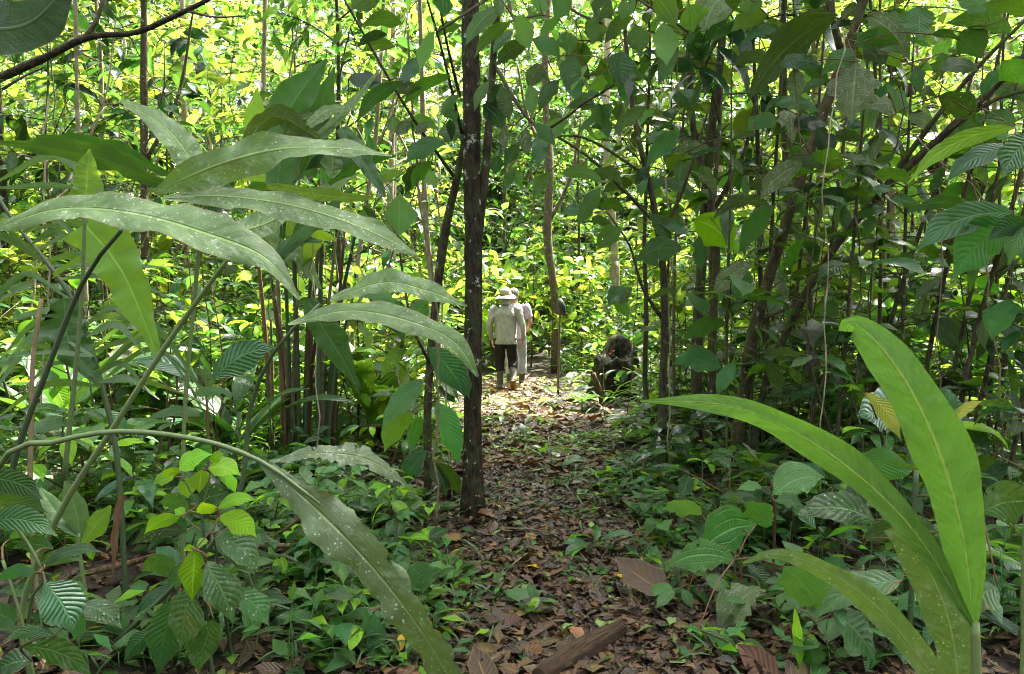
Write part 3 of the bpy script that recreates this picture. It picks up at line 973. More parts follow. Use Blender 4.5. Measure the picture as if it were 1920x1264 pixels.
# ---- big ginger clump on the left
g = thing('ginger_plant', 'big ginger clump with long dusty grey-green leaves arching in from the frame left', 'plant', base_of(-60, 2.5))
bx0 = px_of(base_of(-60, 2.5))
blade(g, [(-14, 430, 2.35), (110, 392, 2.3), (250, 400, 2.22), (400, 442, 2.15), (500, 485, 2.1), (562, 562, 2.08)], [5, 24, 33, 38, 46, 26, 3], 'strap', [40, 45, 40, 20, 5], 0.18, 0.16)
blade(g, [(290, 362, 2.45), (400, 312, 2.4), (520, 280, 2.35), (640, 278, 2.3), (735, 292, 2.3)], [6, 36, 44, 26, 14, 2], 'strap', [5, 15, 45, 55], 0.1, 0.2)
blade(g, [(305, 372, 2.5), (420, 368, 2.45), (560, 388, 2.4), (690, 432, 2.35), (782, 480, 2.35)], [5, 20, 27, 27, 28, 3], 'strap', [35, 40, 30], 0.15, 0.15)
blade(g, [(415, 352, 3.0), (365, 305, 3.0), (310, 238, 3.0), (225, 188, 3.0)], [10, 30, 32, 20, 3], 'strap', [-15, -35], 0.15, 0.12)
blade(g, [(320, 330, 3.1), (230, 285, 3.1), (140, 262, 3.05), (66, 254, 3.0)], [5, 13, 16, 10, 2], 'strap_dark', 45, 0.2, 0.15)
blade(g, [(320, 352, 2.95), (210, 305, 2.9), (100, 278, 2.85), (-5, 268, 2.8)], [6, 24, 26, 16, 3], 'strap_dark', 40, 0.2, 0.2)
blade(g, [(160, 385, 2.75), (163, 330, 2.75), (168, 280, 2.75)], [32, 31, 22, 2], 'strap_bright', 5, 0.3, 0.08)
blade(g, [(160, 420, 3.0), (225, 500, 3.0), (270, 600, 3.0), (300, 680, 3.0)], [52, 52, 42, 20, 4], 'strap_bright', -10, 0.15, 0.15)
blade(g, [(620, 560, 2.9), (720, 530, 2.9), (800, 545, 2.85), (876, 574, 2.8)], [4, 22, 26, 18, 2], 'strap', [45, 35, 20], 0.15, 0.18)
blade(g, [(540, 608, 2.6), (650, 583, 2.6), (760, 600, 2.6), (850, 640, 2.6), (896, 706, 2.6)], [3, 15, 25, 27, 24, 3], 'strap', [45, 40, 20, 5], 0.15, 0.14)
blade(g, [(578, 560, 3.2), (610, 620, 3.2), (645, 675, 3.2), (668, 722, 3.2)], [12, 32, 32, 20, 3], 'strap_dark', -20, 0.15, 0.1)
blade(g, [(120, 560, 3.3), (130, 640, 3.3), (190, 720, 3.3)], [35, 52, 30, 6], 'strap_dark', 10, 0.1, 0.2, bite=0.6)
blade(g, [(350, 395, 2.7), (450, 430, 2.7), (545, 400, 2.7)], [10, 30, 30, 6], 'strap', 40, 0.2, 0.1)
blade(g, [(640, 240, 3.3), (700, 330, 3.3), (722, 370, 3.3)], [14, 20, 16, 3], 'strap_dark', 15, 0.2, 0.1)
blade(g, [(700, 372, 3.2), (620, 368, 3.2), (500, 350, 3.2)], [3, 12, 14, 6], 'strap', 50, 0.2, 0.1)
gstem(g, [(40, 1150, 2.7), (110, 965, 2.66), (220, 790, 2.62), (330, 620, 2.58), (450, 455, 2.5)], [6, 5.8, 5.4, 5, 3.5])
gstem(g, [(-40, 1250, 2.5), (18, 900, 2.48), (90, 690, 2.45), (160, 520, 2.4), (228, 432, 2.3)], [7, 6, 5.4, 5, 3.5], 'stem_dark')
gstem(g, [(120, 1290, 3.0), (420, 990, 3.0), (470, 760, 3.0), (520, 650, 2.9), (600, 570, 2.9)], [6, 5, 5, 4, 3], 'stem_dark')
gstem(g, [(345, 1130, 3.2), (345, 800, 3.2), (365, 560, 3.2), (380, 400, 3.1), (405, 345, 3.0)], [5, 4, 4, 4, 3], 'stem_green')
gstem(g, [(58, 980, 3.0), (58, 830, 3.0), (62, 680, 3.0), (78, 560, 3.0)], [5, 5, 4.5, 4], 'stem_dry', name='dead_stem')
stem(g, [(160, 385, 2.75), (150, 600, 2.8), (120, 900, 2.85)], [3, 4, 5], 'stem_green')

a = thing('ginger_shoot', 'low arching ginger stem ending in a long spotted eaten leaf that droops', 'plant', base_of(-120, 2.3))
gstem(a, [(-150, 1290, 2.3), (-10, 884, 2.25), (110, 828, 2.2), (230, 809, 2.2), (380, 826, 2.2), (495, 868, 2.2), (600, 945, 2.15)], [7, 6, 5.6, 5.4, 5.2, 5, 2.5], n=28)
blade(a, [(490, 866, 2.2), (560, 925, 2.18), (640, 1000, 2.14), (725, 1095, 2.12), (795, 1190, 2.14), (850, 1285, 2.2)], [6, 34, 50, 46, 44, 40, 26], 'strap_eaten', [-10, -20, -30, -30], 0.12, 0.14, 9, 48, 6, bite=0.3)
blade(a, [(505, 866, 2.3), (600, 850, 2.35), (690, 862, 2.4), (762, 908, 2.45)], [3, 15, 24, 22, 4], 'strap_eaten', [40, 25], 0.1, 0.12, bite=0.7)

# ---- cane clump with upright leaves behind it
k = thing('cane_clump', 'clump of tall brown-sheathed canes with broad upright dark leaves left of the dark trunk', 'plant', base_of(575, 6.4))
for i in range(22):
    bx = U(505, 625)
    tx = bx + (bx - 560) * U(0.2, 1.4) + U(-40, 30)
    d = U(6.1, 6.7)
    h = U(230, 520)
    py0 = px_of(base_of(bx, d))[1]
    stem(k, [(bx, py0, d), (bx + (tx - bx) * 0.35, 840 - h * 0.5, d), (tx, 840 - h, d - 0.2)], [U(4, 7), U(3.5, 5.5), 2.5], random.choice(['stem_dry', 'stem_dry', 'stem_dark', 'stem_red']), 10, 6, name='cane')
blade(k, [(478, 340, 5.2), (478, 240, 5.2), (482, 166, 5.2)], [22, 30, 26, 2], 'strap_bright', 10, 0.25, 0.05)
blade(k, [(520, 350, 5.0), (540, 215, 5.0), (612, 110, 5.0)], [22, 46, 50, 32, 2], 'strap_dark', 15, 0.2, 0.1)
blade(k, [(575, 330, 5.1), (600, 210, 5.1), (627, 126, 5.1)], [18, 30, 24, 2], 'strap_dark', -10, 0.2, 0.1)
blade(k, [(560, 290, 4.9), (640, 215, 4.9), (712, 130, 4.9)], [6, 12, 9, 2], 'strap', 30, 0.2, 0.1)
blade(k, [(600, 260, 4.8), (510, 220, 4.8), (440, 300, 4.8)], [6, 22, 20, 3], 'strap', 40, 0.2, 0.15)
blade(k, [(570, 240, 4.8), (620, 205, 4.8), (668, 204, 4.8)], [5, 14, 10, 2], 'strap', 40, 0.2, 0.1)
for i in range(22):
    bx, by = U(440, 640), U(250, 520)
    L = U(110, 230)
    an = U(-0.9, 0.9)
    d = U(4.9, 6.0)
    blade(k, [(bx, by, d), (bx + math.sin(an) * L * 0.5, by - L * 0.5 * U(0.3, 1), d), (bx + math.sin(an) * L * 1.1, by - L * U(-0.2, 0.7), d)], [4, U(10, 22), U(8, 18), 2],
          random.choice(['strap_dark', 'strap', 'strap_dark', 'strap_bright']), U(-40, 45), 0.2, 0.12, n=18, m=3)

# ---- fresh ginger in the lower right corner
f = thing('fresh_ginger', 'fresh light green ginger with four broad strap leaves at lower right', 'plant', base_of(1850, 1.9))
blade(f, [(1828, 1178, 1.95), (1806, 1010, 1.9), (1765, 860, 1.87), (1712, 740, 1.85), (1655, 655, 1.85), (1600, 606, 1.86), (1585, 622, 1.9)], [8, 34, 52, 60, 57, 44, 16], 'strap_fresh', [10, 12, 8, 5, 20], 0.14, 0.07, 6, 48, 7)
blade(f, [(1824, 1172, 1.95), (1720, 1005, 1.85), (1600, 885, 1.8), (1460, 795, 1.76), (1340, 757, 1.74), (1200, 752, 1.75)], [6, 24, 34, 36, 30, 20, 2], 'strap_fresh', [-20, 5, 25, 35, 30], 0.16, 0.07, 5, 44, 6)
blade(f, [(1775, 1300, 2.0), (1650, 1145, 1.98), (1540, 1065, 1.96), (1455, 1040, 1.95), (1393, 1056, 1.95)], [20, 34, 29, 18, 3], 'strap', [0, 20, 40], 0.14, 0.08, 5, 40, 6)
blade(f, [(1805, 1330, 2.15), (1780, 1170, 2.15), (1738, 1065, 2.15), (1680, 985, 2.15)], [40, 46, 46, 34], 'strap', 5, 0.12, 0.05, 5, 36, 6)
gstem(f, [(1840, 1500, 1.95), (1832, 1290, 1.95), (1828, 1165, 1.95)], [12, 10, 8], 'stem_green')
gstem(f, [(1915, 1270, 2.0), (1918, 1100, 2.0), (1925, 900, 2.0)], [4, 4, 3], 'stem_green')

# ---- dark leaf hanging into the top left corner, and the branch under it
t = thing('overhanging_branch', 'thin dark bare branch slanting across the upper left under a big dark leaf', 'branch', P(-60, 165, 3.0))
stem(t, [(-60, 170, 3.0), (0, 145, 3.0), (85, 108, 3.0), (165, 70, 3.0), (250, 62, 3.0), (310, 38, 3.0), (385, 2, 3.0), (450, -40, 3.0)], [9, 8, 7, 6, 5, 5, 4, 3], 'bark_dark', 24, 8, 'bough', 0.08)
stem(t, [(160, 70, 3.0), (180, 40, 3.0), (195, -5, 3.0)], [5, 4, 3], 'twig', 8, 6, 'twig')
stem(t, [(340, 18, 3.0), (400, 32, 3.0), (460, 30, 3.05)], [3, 2, 1.5], 'twig', 8, 5, 'twig')
big = thing('overhanging_leaf', 'large dark glossy leaf hanging into the top left corner', 'leaf', P(-120, -30, 1.6))
blade(big, [(-130, 40, 1.6), (-20, 55, 1.6), (60, 40, 1.6), (138, -40, 1.6)], [20, 52, 55, 40, 10], 'strap_deep', 20, 0.1, 0.05)
stem(big, [(-130, 40, 1.6), (-220, 30, 1.65)], [5, 6], 'stem_dark', 6, 6, 'petiole')

# ---- ladder-veined sapling whose leaves hang in at the top of the picture
s = thing('ladder_leaved_sapling', 'sapling close behind the dark trunk with pale ladder-veined leaves hanging at the top', 'sapling', base_of(892, 5.4))
stem(s, [(892, 950, 5.4), (888, 700, 5.35), (894, 480, 5.25), (912, 300, 5.1), (922, 150, 5.0), (935, 10, 4.8), (960, -120, 4.4)], [9, 8, 8, 9, 8, 7, 5], 'bark_moss', 26, 8, 'stem', 0.06)
for q in [[(945, -60, 4.6), (960, 30, 4.2), (985, 60, 4.0)], [(950, -100, 4.5), (1060, 10, 4.1), (1130, 45, 4.0)], [(960, -120, 4.4), (1160, -20, 4.0), (1230, 20, 3.9), (1290, 60, 3.9)],
          [(940, -20, 4.7), (880, 20, 4.5), (820, 60, 4.4)], [(925, 120, 5.0), (1010, 240, 4.6), (1100, 190, 4.4), (1150, 160, 4.3)]]:
    stem(s, q, [4, 3, 2], 'twig', 10, 5, 'twig')
for L in [(935, -8, 936, 34, 13, 3.9, 'mel_light'), (966, 32, 993, 94, 24, 3.8, 'mel_light'), (940, 12, 872, 86, 15, 4.0, 'mel_light'), (958, 42, 888, 110, 13, 4.0, 'mel_light'),
          (962, 58, 924, 102, 10, 4.1, 'mel_light'), (988, 84, 930, 124, 17, 4.1, 'mel'), (998, 74, 1052, 112, 17, 4.0, 'mel'), (984, 34, 1030, 38, 7, 3.9, 'mel_light'),
          (1050, 36, 1012, 72, 11, 3.9, 'mel_light'), (1062, 58, 1066, 104, 18, 4.0, 'mel'), (1012, -10, 1014, 28, 18, 3.9, 'mel_light'), (1128, 28, 1110, 84, 26, 4.0, 'mel'),
          (1186, 32, 1134, 82, 15, 4.0, 'mel'), (1192, 46, 1200, 106, 24, 4.0, 'mel'), (1244, 42, 1250, 124, 28, 3.9, 'mel_light'), (1225, -10, 1268, 52, 22, 3.8, 'mel_light'),
          (1272, 88, 1234, 162, 18, 4.0, 'mel'), (1166, 96, 1164, 162, 28, 4.2, 'mel'), (1080, 104, 1062, 170, 26, 4.3, 'mel'), (1130, 138, 1172, 168, 18, 4.3, 'mel'),
          (1276, 246, 1212, 316, 17, 4.2, 'bg3'), (1095, 60, 1130, 80, 12, 4.1, 'mel'), (905, 196, 944, 246, 18, 4.8, 'mel'), (986, 240, 986, 292, 14, 4.5, 'mel_grey'),
          (935, 292, 928, 328, 15, 4.8, 'mel'), (948, 232, 945, 286, 12, 4.7, 'mel_grey'), (1000, 232, 1040, 276, 13, 4.5, 'mel'), (1120, 195, 1130, 240, 22, 4.3, 'mel'),
          (1018, 120, 990, 170, 17, 4.4, 'mel'), (1048, 150, 1010, 210, 15, 4.5, 'mel'), (1145, -5, 1120, 40, 24, 3.9, 'mel'), (1075, -20, 1040, 40, 22, 4.0, 'mel'),
          (1190, -10, 1165, 40, 20, 3.9, 'mel'), (1290, 10, 1300, 60, 26, 3.9, 'mel')]:
    ov(s, *L[:6], L[6], bite=0.15)
s2 = thing('leaning_sapling', 'thin dark stem leaning on the left flank of the dark trunk with ribbed leaves below', 'sapling', base_of(800, 5.6))
stem(s2, [(802, 930, 5.6), (802, 760, 5.55), (812, 620, 5.5), (832, 450, 5.4), (866, 290, 5.25), (884, 160, 5.2)], [8, 8, 8, 9, 7, 4], 'bark_moss', 24, 8, 'stem', 0.06)
for q in [[(850, 330, 5.2), (760, 200, 4.6), (640, -10, 4.2)], [(866, 250, 5.1), (830, 100, 4.6), (798, -10, 4.3)], [(862, 180, 5.0), (840, 90, 4.6), (826, 20, 4.4)], [(805, 680, 5.2), (770, 600, 5.0), (745, 440, 4.8)]]:
    stem(s2, q, [3.5, 2.5, 2], 'twig', 10, 5, 'twig')
for L in [(754, 44, 676, 50, 14, 4.2, 'mel_light'), (726, 64, 668, 90, 10, 4.3, 'bg3'), (815, 58, 786, 138, 13, 4.4, 'mel_light'), (828, -12, 832, 34, 18, 4.4, 'mel'), (864, 48, 814, 72, 10, 4.6, 'mel'),
          (756, 152, 666, 232, 17, 4.4, 'mel'), (846, 142, 752, 202, 14, 4.6, 'mel'), (862, 178, 824, 218, 8, 4.8, 'mel'), (736, 216, 736, 250, 13, 4.5, 'mel_light'), (770, 232, 742, 256, 14, 4.5, 'mel_grey'),
          (834, 266, 758, 308, 18, 4.7, 'mel'), (790, 165, 740, 178, 10, 4.6, 'mel_grey'), (748, 442, 750, 360, 31, 4.8, 'mel_light'), (700, 300, 690, 250, 12, 4.6, 'mel'), (660, 15, 720, -5, 22, 4.3, 'mel'),
          (780, 250, 810, 232, 9, 4.6, 'mel_grey'), (830, 200, 856, 230, 14, 4.9, 'mel'),
          (804, 652, 872, 746, 26, 4.9, 'pin'), (838, 672, 880, 748, 18, 5.0, 'pin'), (795, 716, 716, 806, 21, 4.9, 'pin'), (818, 752, 862, 872, 21, 4.9, 'pin'), (772, 772, 720, 848, 19, 5.0, 'pin'),
          (762, 652, 714, 712, 15, 5.0, 'pin_spot'), (742, 570, 640, 552, 18, 4.9, 'pin'), (860, 925, 815, 862, 16, 5.1, 'pin'), (790, 780, 770, 850, 14, 5.1, 'pin'), (808, 862, 838, 930, 16, 5.1, 'pin'),
          (745, 600, 690, 560, 20, 4.9, 'mel'), (800, 560, 775, 610, 18, 5.2, 'pin'), (730, 560, 755, 640, 22, 5.1, 'strap_dark'), (800, 845, 755, 915, 17, 5.2, 'pin')]:
    ov(s2, *L[:6], L[6])

# ---- mossy trunks and stems on the right
def woody(name, label, pts, rpx, bark, extra=(), cat='tree', group=None, n=30):
    b = P(*pts[0])
    b[2] = float(gz(b[0], b[1])) - 0.04
    r = thing(name, label, cat, b, group)
    py0 = px_of(b)[1]
    pts = [(pts[0][0], py0, pts[0][2])] + list(pts[1:])
    stem(r, pts, np.array(rpx) * (0.8 if rpx[0] > 8 else 0.9), bark, n, 9, 'trunk', 0.10)
    for q, rr in extra:
        stem(r, q, rr, bark, 14, 6, 'limb', 0.08)
    return r


w1 = woody('mossy_tree', 'leaning mossy trunk with white lichen, forking into the upper right', [(1378, 885, 6.4), (1392, 760, 6.3), (1412, 630, 6.1), (1445, 510, 5.9), (1490, 370, 5.6), (1545, 210, 5.4), (1595, 75, 5.2), (1640, -60, 5.0)],
           [17, 15, 14, 13, 12, 12, 11, 8], 'bark_lichen', [([(1575, 90, 5.25), (1560, 20, 5.1), (1562, -60, 5.0)], [7, 6, 5]), ([(1428, 600, 6.1), (1500, 565, 6.0), (1560, 520, 5.8)], [4, 3, 2])])
w2 = woody('slanting_tree', 'long thin dark stem slanting from the mossy trunk up to the upper right edge', [(1405, 880, 6.2), (1445, 690, 6.0), (1555, 480, 5.6), (1680, 335, 5.2), (1800, 225, 4.9), (1940, 90, 4.6)],
           [9, 9, 9, 9, 9, 8], 'bark_moss', [([(1640, 375, 5.3), (1740, 240, 5.0), (1830, 130, 4.8), (1930, 30, 4.6)], [5, 5, 4, 3]), ([(1780, 245, 4.9), (1860, 190, 4.8), (1940, 165, 4.7)], [4, 4, 3])])
w3 = woody('slim_mossy_tree', 'slim upright mossy trunk at the right edge of the path with a forked top', [(1242, 900, 6.1), (1242, 760, 6.1), (1246, 620, 6.0), (1243, 500, 5.9), (1225, 380, 5.8), (1195, 250, 5.7), (1180, 150, 5.6), (1165, -40, 5.4)],
           [11, 10, 9, 9, 7, 6, 5, 4], 'bark_moss', [([(1243, 600, 6.0), (1205, 540, 5.9), (1180, 460, 5.8), (1140, 400, 5.7)], [4, 3, 2, 1.5]), ([(1232, 420, 5.8), (1110, 300, 5.5), (1000, 230, 5.3)], [4, 3, 2]),
                                                     ([(1236, 460, 5.8), (1290, 330, 5.6), (1330, 200, 5.5)], [4, 3, 2]), ([(1215, 330, 5.7), (1080, 255, 5.5), (950, 290, 5.2)], [3, 2, 1.5])])
w4 = woody('ragged_trunk', 'ragged pair of dark stems wrapped in climbers at right of the slim mossy trunk', [(1305, 850, 7.3), (1308, 640, 7.3), (1318, 460, 7.2), (1330, 280, 7.1), (1352, 100, 7.0), (1360, -40, 6.9)],
           [14, 13, 12, 11, 9, 8], 'bark_moss', [([(1335, 850, 7.0), (1335, 640, 7.0), (1342, 440, 7.0), (1300, 240, 7.0), (1290, 60, 6.9)], [9, 8, 8, 6, 5]), ([(1322, 420, 7.2), (1390, 300, 7.0), (1420, 180, 6.9)], [5, 4, 3])])
for L in [(1300, 412, 1378, 470, 30, 5.4, 'pin_bright'), (1452, 388, 1386, 474, 19, 5.5, 'mel'), (1378, 490, 1378, 590, 38, 5.2, 'mel'), (1412, 494, 1336, 560, 18, 5.0, 'mel_grey'), (1364, 606, 1278, 642, 18, 5.2, 'mel'),
          (1352, 688, 1260, 684, 24, 5.2, 'mel'), (1275, 260, 1212, 312, 14, 5.2, 'bg3'), (1240, 420, 1290, 440, 12, 5.4, 'pin'), (1235, 500, 1190, 480, 10, 5.5, 'pin'), (1175, 540, 1140, 575, 16, 5.5, 'mel'),
          (1165, 430, 1120, 470, 18, 5.4, 'mel'), (1150, 565, 1180, 600, 10, 5.5, 'pin'), (1255, 450, 1215, 400, 14, 5.4, 'mel')]:
    ov(w3, *L[:6], L[6])
for L in [(1606, 116, 1596, 232, 42, 4.6, 'mel_grey'), (1488, 128, 1494, 198, 21, 4.7, 'mel_grey'), (1626, 30, 1706, 112, 27, 4.6, 'mel_grey'), (1504, 306, 1426, 374, 26, 4.7, 'mel_grey'), (1720, 12, 1724, 74, 30, 4.5, 'pin'),
          (1896, 64, 1772, 44, 24, 4.3, 'pin_gloss'), (1570, 28, 1400, 194, 34, 4.8, 'mel'), (1660, 120, 1600, 60, 22, 4.9, 'mel'), (1610, 70, 1690, 130, 34, 5.0, 'mel'), (1640, 330, 1580, 290, 14, 5.0, 'mel_grey'),
          (1520, 290, 1585, 318, 16, 5.0, 'mel'), (1700, 220, 1760, 250, 14, 5.0, 'mel_grey'), (1460, 220, 1400, 250, 18, 5.1, 'mel'), (1440, 30, 1370, 60, 22, 4.9, 'mel'), (1350, -10, 1320, 60, 34, 4.6, 'mel_grey'),
          (1300, 20, 1294, 85, 16, 4.7, 'mel'), (1420, -10, 1400, 30, 22, 4.8, 'mel'), (1640, 340, 1610, 300, 22, 5.0, 'mel'), (1530, 240, 1560, 300, 18, 5.1, 'bg3')]:
    ov(w1, *L[:6], L[6], bite=0.3)
for L in [(1905, 240, 1698, 348, 15, 3.9, 'pin_bright'), (1905, 278, 1772, 344, 23, 3.8, 'pin'), (1935, 255, 1880, 332, 26, 3.7, 'pin_gloss'), (1900, 398, 1716, 472, 28, 3.9, 'pin'), (1898, 418, 1786, 524, 38, 3.9, 'pin'),
          (1935, 420, 1850, 452, 22, 3.8, 'pin'), (1940, 400, 1890, 500, 18, 3.8, 'pin'), (1850, 20, 1780, -10, 24, 4.2, 'pin'), (1930, 30, 1840, 10, 18, 4.1, 'pin'), (1800, 60, 1840, 110, 24, 4.4, 'mel'),
          (1870, 120, 1920, 160, 26, 4.2, 'pin'), (1760, 180, 1830, 230, 28, 4.6, 'mel'), (1850, 215, 1905, 240, 18, 4.4, 'bg3'), (1830, 395, 1700, 400, 16, 4.3, 'pin'), (1895, 560, 1860, 640, 26, 4.2, 'bg3')]:
    ov(w2, *L[:6], L[6])
# more of the dark hanging leaves that fill the upper right and the top centre
for rt, x0, x1, y0, y1, n_, mats, dd in [(w2, 1600, 1930, 60, 430, 26, ['pin', 'mel', 'bg3', 'mel'], (4.0, 5.2)), (w1, 1330, 1640, 0, 420, 26, ['mel', 'mel', 'mel_grey', 'bg3'], (4.6, 5.8)), (s, 915, 1290, 90, 330, 26, ['mel', 'mel', 'bg3', 'mel_light'], (4.3, 5.4)),
                                         (s2, 640, 850, 60, 400, 14, ['mel', 'mel_light', 'bg3'], (4.6, 5.4)), (w3, 1100, 1330, 300, 560, 14, ['mel', 'pin', 'mel_grey'], (5.2, 6.0))]:
    for _ in range(n_):
        x_, y_, d_ = U(x0, x1), U(y0, y1), U(*dd)
        L_ = U(38, 92)
        an = U(-0.2, 3.34)
        ov(rt, x_, y_, x_ + L_ * math.cos(an), y_ + L_ * math.sin(an) * 0.8 + 6, L_ * U(0.14, 0.25), d_, random.choice(mats), shape=random.choice(['ell', 'lance', 'ell', 'ovate']), dt=d_ + U(-0.08, 0.08), wave=0.12, bite=random.choice([0, 0, 0.3]))
n1 = thing('hanging_nest', 'round grey lichen-covered lump hanging among the stems right of the path', 'nest', P(1523, 605, 5.2))
V, F, UV = tube(catmull([(0, 0, 0.03), (0, 0, 0), (0.005, 0, -0.06), (0, 0, -0.12), (0, 0, -0.16), (0.01, 0, -0.19)], 14), [0.004, 0.02, 0.05, 0.072, 0.08, 0.078, 0.07, 0.06, 0.05, 0.035, 0.03, 0.02, 0.012, 0.004], 14, 0.12)
link('lump', make_mesh('lump', V, F, UV, plainmat('nest_lichen', (0.10, 0.11, 0.08), (0.26, 0.27, 0.20), 70, 0.9, 1.0)), n1)
stem(n1, [(1523, 600, 5.2), (1522, 540, 5.2)], [1.5, 1.5], 'twig', 6, 5, 'stalk')
for L in [(1525, 655, 1515, 705, 10), (1530, 660, 1532, 700, 7)]:
    ov(n1, *L[:5], 5.2, 'dead_dark')

# slim poles across the right half, each a plant of its own
ORD = ['first', 'second', 'third', 'fourth', 'fifth', 'sixth', 'seventh', 'eighth', 'ninth', 'tenth', 'eleventh', 'twelfth', 'thirteenth', 'fourteenth', 'fifteenth', 'sixteenth', 'seventeenth', 'eighteenth', 'nineteenth', 'twentieth']
poles = []
for (bx, tx, ty, d, r) in [(1265, 1285, 160, 6.8, 4), (1362, 1370, 330, 5.2, 3), (1430, 1470, 60, 6.6, 5), (1480, 1530, 250, 6.4, 5), (1515, 1600, 120, 6.2, 5), (1560, 1610, 330, 5.4, 5), (1600, 1790, 250, 6.0, 6),
                         (1640, 1650, 60, 6.6, 5), (1665, 1700, 330, 5.6, 5), (1700, 1850, 200, 5.6, 6), (1735, 1870, 330, 5.4, 5), (1770, 1905, 360, 5.2, 7), (1800, 1935, 330, 5.4, 6), (1850, 1880, 120, 6.4, 5),
                         (1880, 1990, 300, 5.0, 6), (1450, 1420, 250, 7.6, 7), (1540, 1500, 200, 7.8, 6), (1690, 1640, 120, 7.6, 6)]:
    poles.append((bx, tx, ty, d, r))
poles.sort()
for i, (bx, tx, ty, d, r) in enumerate(poles):
    b = base_of(bx, d)
    y0 = px_of(b)[1]
    o = thing('slim_sapling', f'slim dark sapling stem, {ORD[i]} from the path among those on the right', 'sapling', b, 'slim saplings on the right')
    mid = ((bx * 0.55 + tx * 0.45) + U(-14, 14), (y0 * 0.5 + ty * 0.5), d)
    stem(o, [(bx, y0 + 4, d), mid, (tx, ty, d - 0.2), (tx + (tx - bx) * 0.4, ty - 260, d - 0.4)], [r * 0.75, r * 0.68, r * 0.56, r * 0.3], random.choice(['bark_moss', 'twig', 'bark_lichen', 'twig']), 18, 6, 'stem', 0.06)
    for j in range(random.randint(8, 13)):
        f = U(0.25, 1.15)
        x0, yy0 = (bx + (tx - bx) * f), y0 + (ty - y0) * f
        p = P(x0, yy0, d - 0.2 * f)
        dv = nrm([U(-1, 1), U(-1, 0.6), U(-0.45, 0.3)])
        p2 = p + dv * U(0.10, 0.4)
        link('twig', make_mesh('twig', *tube(np.array([p, (p + p2) / 2 + [0, 0, 0.02], p2]) - np.array(o.location), [0.006, 0.005, 0.003], 4), M['twig']), o)
        for q in range(2):
            put_leaf(o, random.choice(LS[random.choice(['mel', 'pin', 'dark_long', 'mel', 'mel_grey'])]), p2 - (p2 - p) * 0.15 * q, dv * 0.6 + nrm([U(-1, 1), U(-1, 1), U(-0.8, 0.2)]), U(0.16, 0.36), U(-0.6, 0.6))

# ---- broad-leaved saplings of the shaded thicket, leaf by leaf
def sapling(name, label, cat, x, y, H, nb, kinds, size, group, bark='twig', r0=0.012, bl=0.5, lean=0.15, c0=0.3, lp=4):
    b = np.array([x, y, float(gz(x, y)) - 0.02])
    root = thing(name, label, cat, b, group)
    tip = np.array([rs.normal(0, lean * H), rs.normal(0, lean * H), H])
    ln = catmull([np.zeros(3), tip * 0.5 + rs.normal(0, 0.04 * H, 3) * [1, 1, 0], tip], 12)
    parts = [tube(ln, np.linspace(r0, 0.003, 12), 6, 0.05)]
    az = U(0, 6.28)
    todo = []
    for i in range(nb):
        f = c0 + (1 - c0) * (i + 0.7) / nb
        s = np.array([np.interp(f, np.linspace(0, 1, 12), ln[:, a]) for a in range(3)])
        az += 2.4
        e = U(0.0, 0.7)
        d0 = np.array([math.cos(az) * math.cos(e), math.sin(az) * math.cos(e), math.sin(e)])
        L = bl * U(0.5, 1.2) * (1.2 - 0.7 * f)
        end = s + d0 * L
        parts.append(tube(np.array([s, (s + end) / 2 + [0, 0, 0.03 * L], end]), [r0 * 0.4, 0.004, 0.002], 4))
        for j in range(lp):
            q = 1 - 0.28 * (j // 2) if j else 1
            sg = 1 if j % 2 else -1
            p = s + d0 * L * q
            dd = d0 * (1.0 if j == 0 else 0.4) + sg * np.cross(d0, [0, 0, 1]) * (0.0 if j == 0 else 0.9) + rs.normal(0, 0.25, 3) + [0, 0, -0.25]
            todo.append((p, dd))
    for j in range(3):
        a2 = U(0, 6.28)
        todo.append((ln[-1], np.array([math.cos(a2), math.sin(a2), 0.3])))
    link('stem', make_mesh('stem', *merge(parts), M[bark]), root)
    for p, dd in todo:
        put_leaf(root, random.choice(LS[random.choice(kinds)]), p + b, dd, size * U(0.6, 1.25), U(-0.5, 0.5))
    return root


def clear_of(x, y, lst, r):
    return all((x - a) ** 2 + (y - b) ** 2 > r * r for a, b in lst)


spots = []
tries = 0
kindsets = [(['mel', 'mel', 'mel_grey'], 'ladder-veined'), (['pin', 'pin', 'pin_spot'], 'ribbed'), (['dark_long'], 'narrow dark'), (['pin_bright', 'pin'], 'fresh green'), (['mel_light', 'mel'], 'pale ladder-veined')]
sap = []
while len(spots) < 82 and tries < 9000:
    tries += 1
    y = random.uniform(3.9, 9.2)
    x = random.uniform(-0.72, 0.72) * (y + 0.3)
    off = x - path_x(y)
    if -0.85 < off < 1.05 or not clear_of(x, y, spots, 0.38):
        continue
    px = px_of((x, y, 1))[0]
    if 470 < px < 880 and y < 6.2:
        continue
    spots.append((x, y))
    sap.append((px, x, y))
sap.sort()
cnt = {'left': 0, 'right': 0}
for i, (px, x, y) in enumerate(sap):
    ks, kw = random.choice(kindsets)
    H = random.uniform(0.7, 2.4) if abs(x - path_x(y)) > 1.7 else random.uniform(0.35, 1.1)
    if y < 4.8:
        H = min(H, random.uniform(0.4, 0.8))
    if px < 860:
        H = min(H, random.uniform(0.8, 2.0))
    ht = 'low' if H < 1.3 else ('waist-high' if H < 2 else 'tall')
    nth = i
    side = 'left' if px < 900 else 'right'
    lab = f'{ht} sapling with {kw} leaves in the thicket {side} of path'
    cnt[side] += 1
    sapling('understory_sapling', lab, 'sapling', x, y, H, int(4 + H * 2.2), ks, random.uniform(0.18, 0.32), f'saplings in the thicket {side} of the path', random.choice(['twig', 'stem_red', 'bark_moss']))
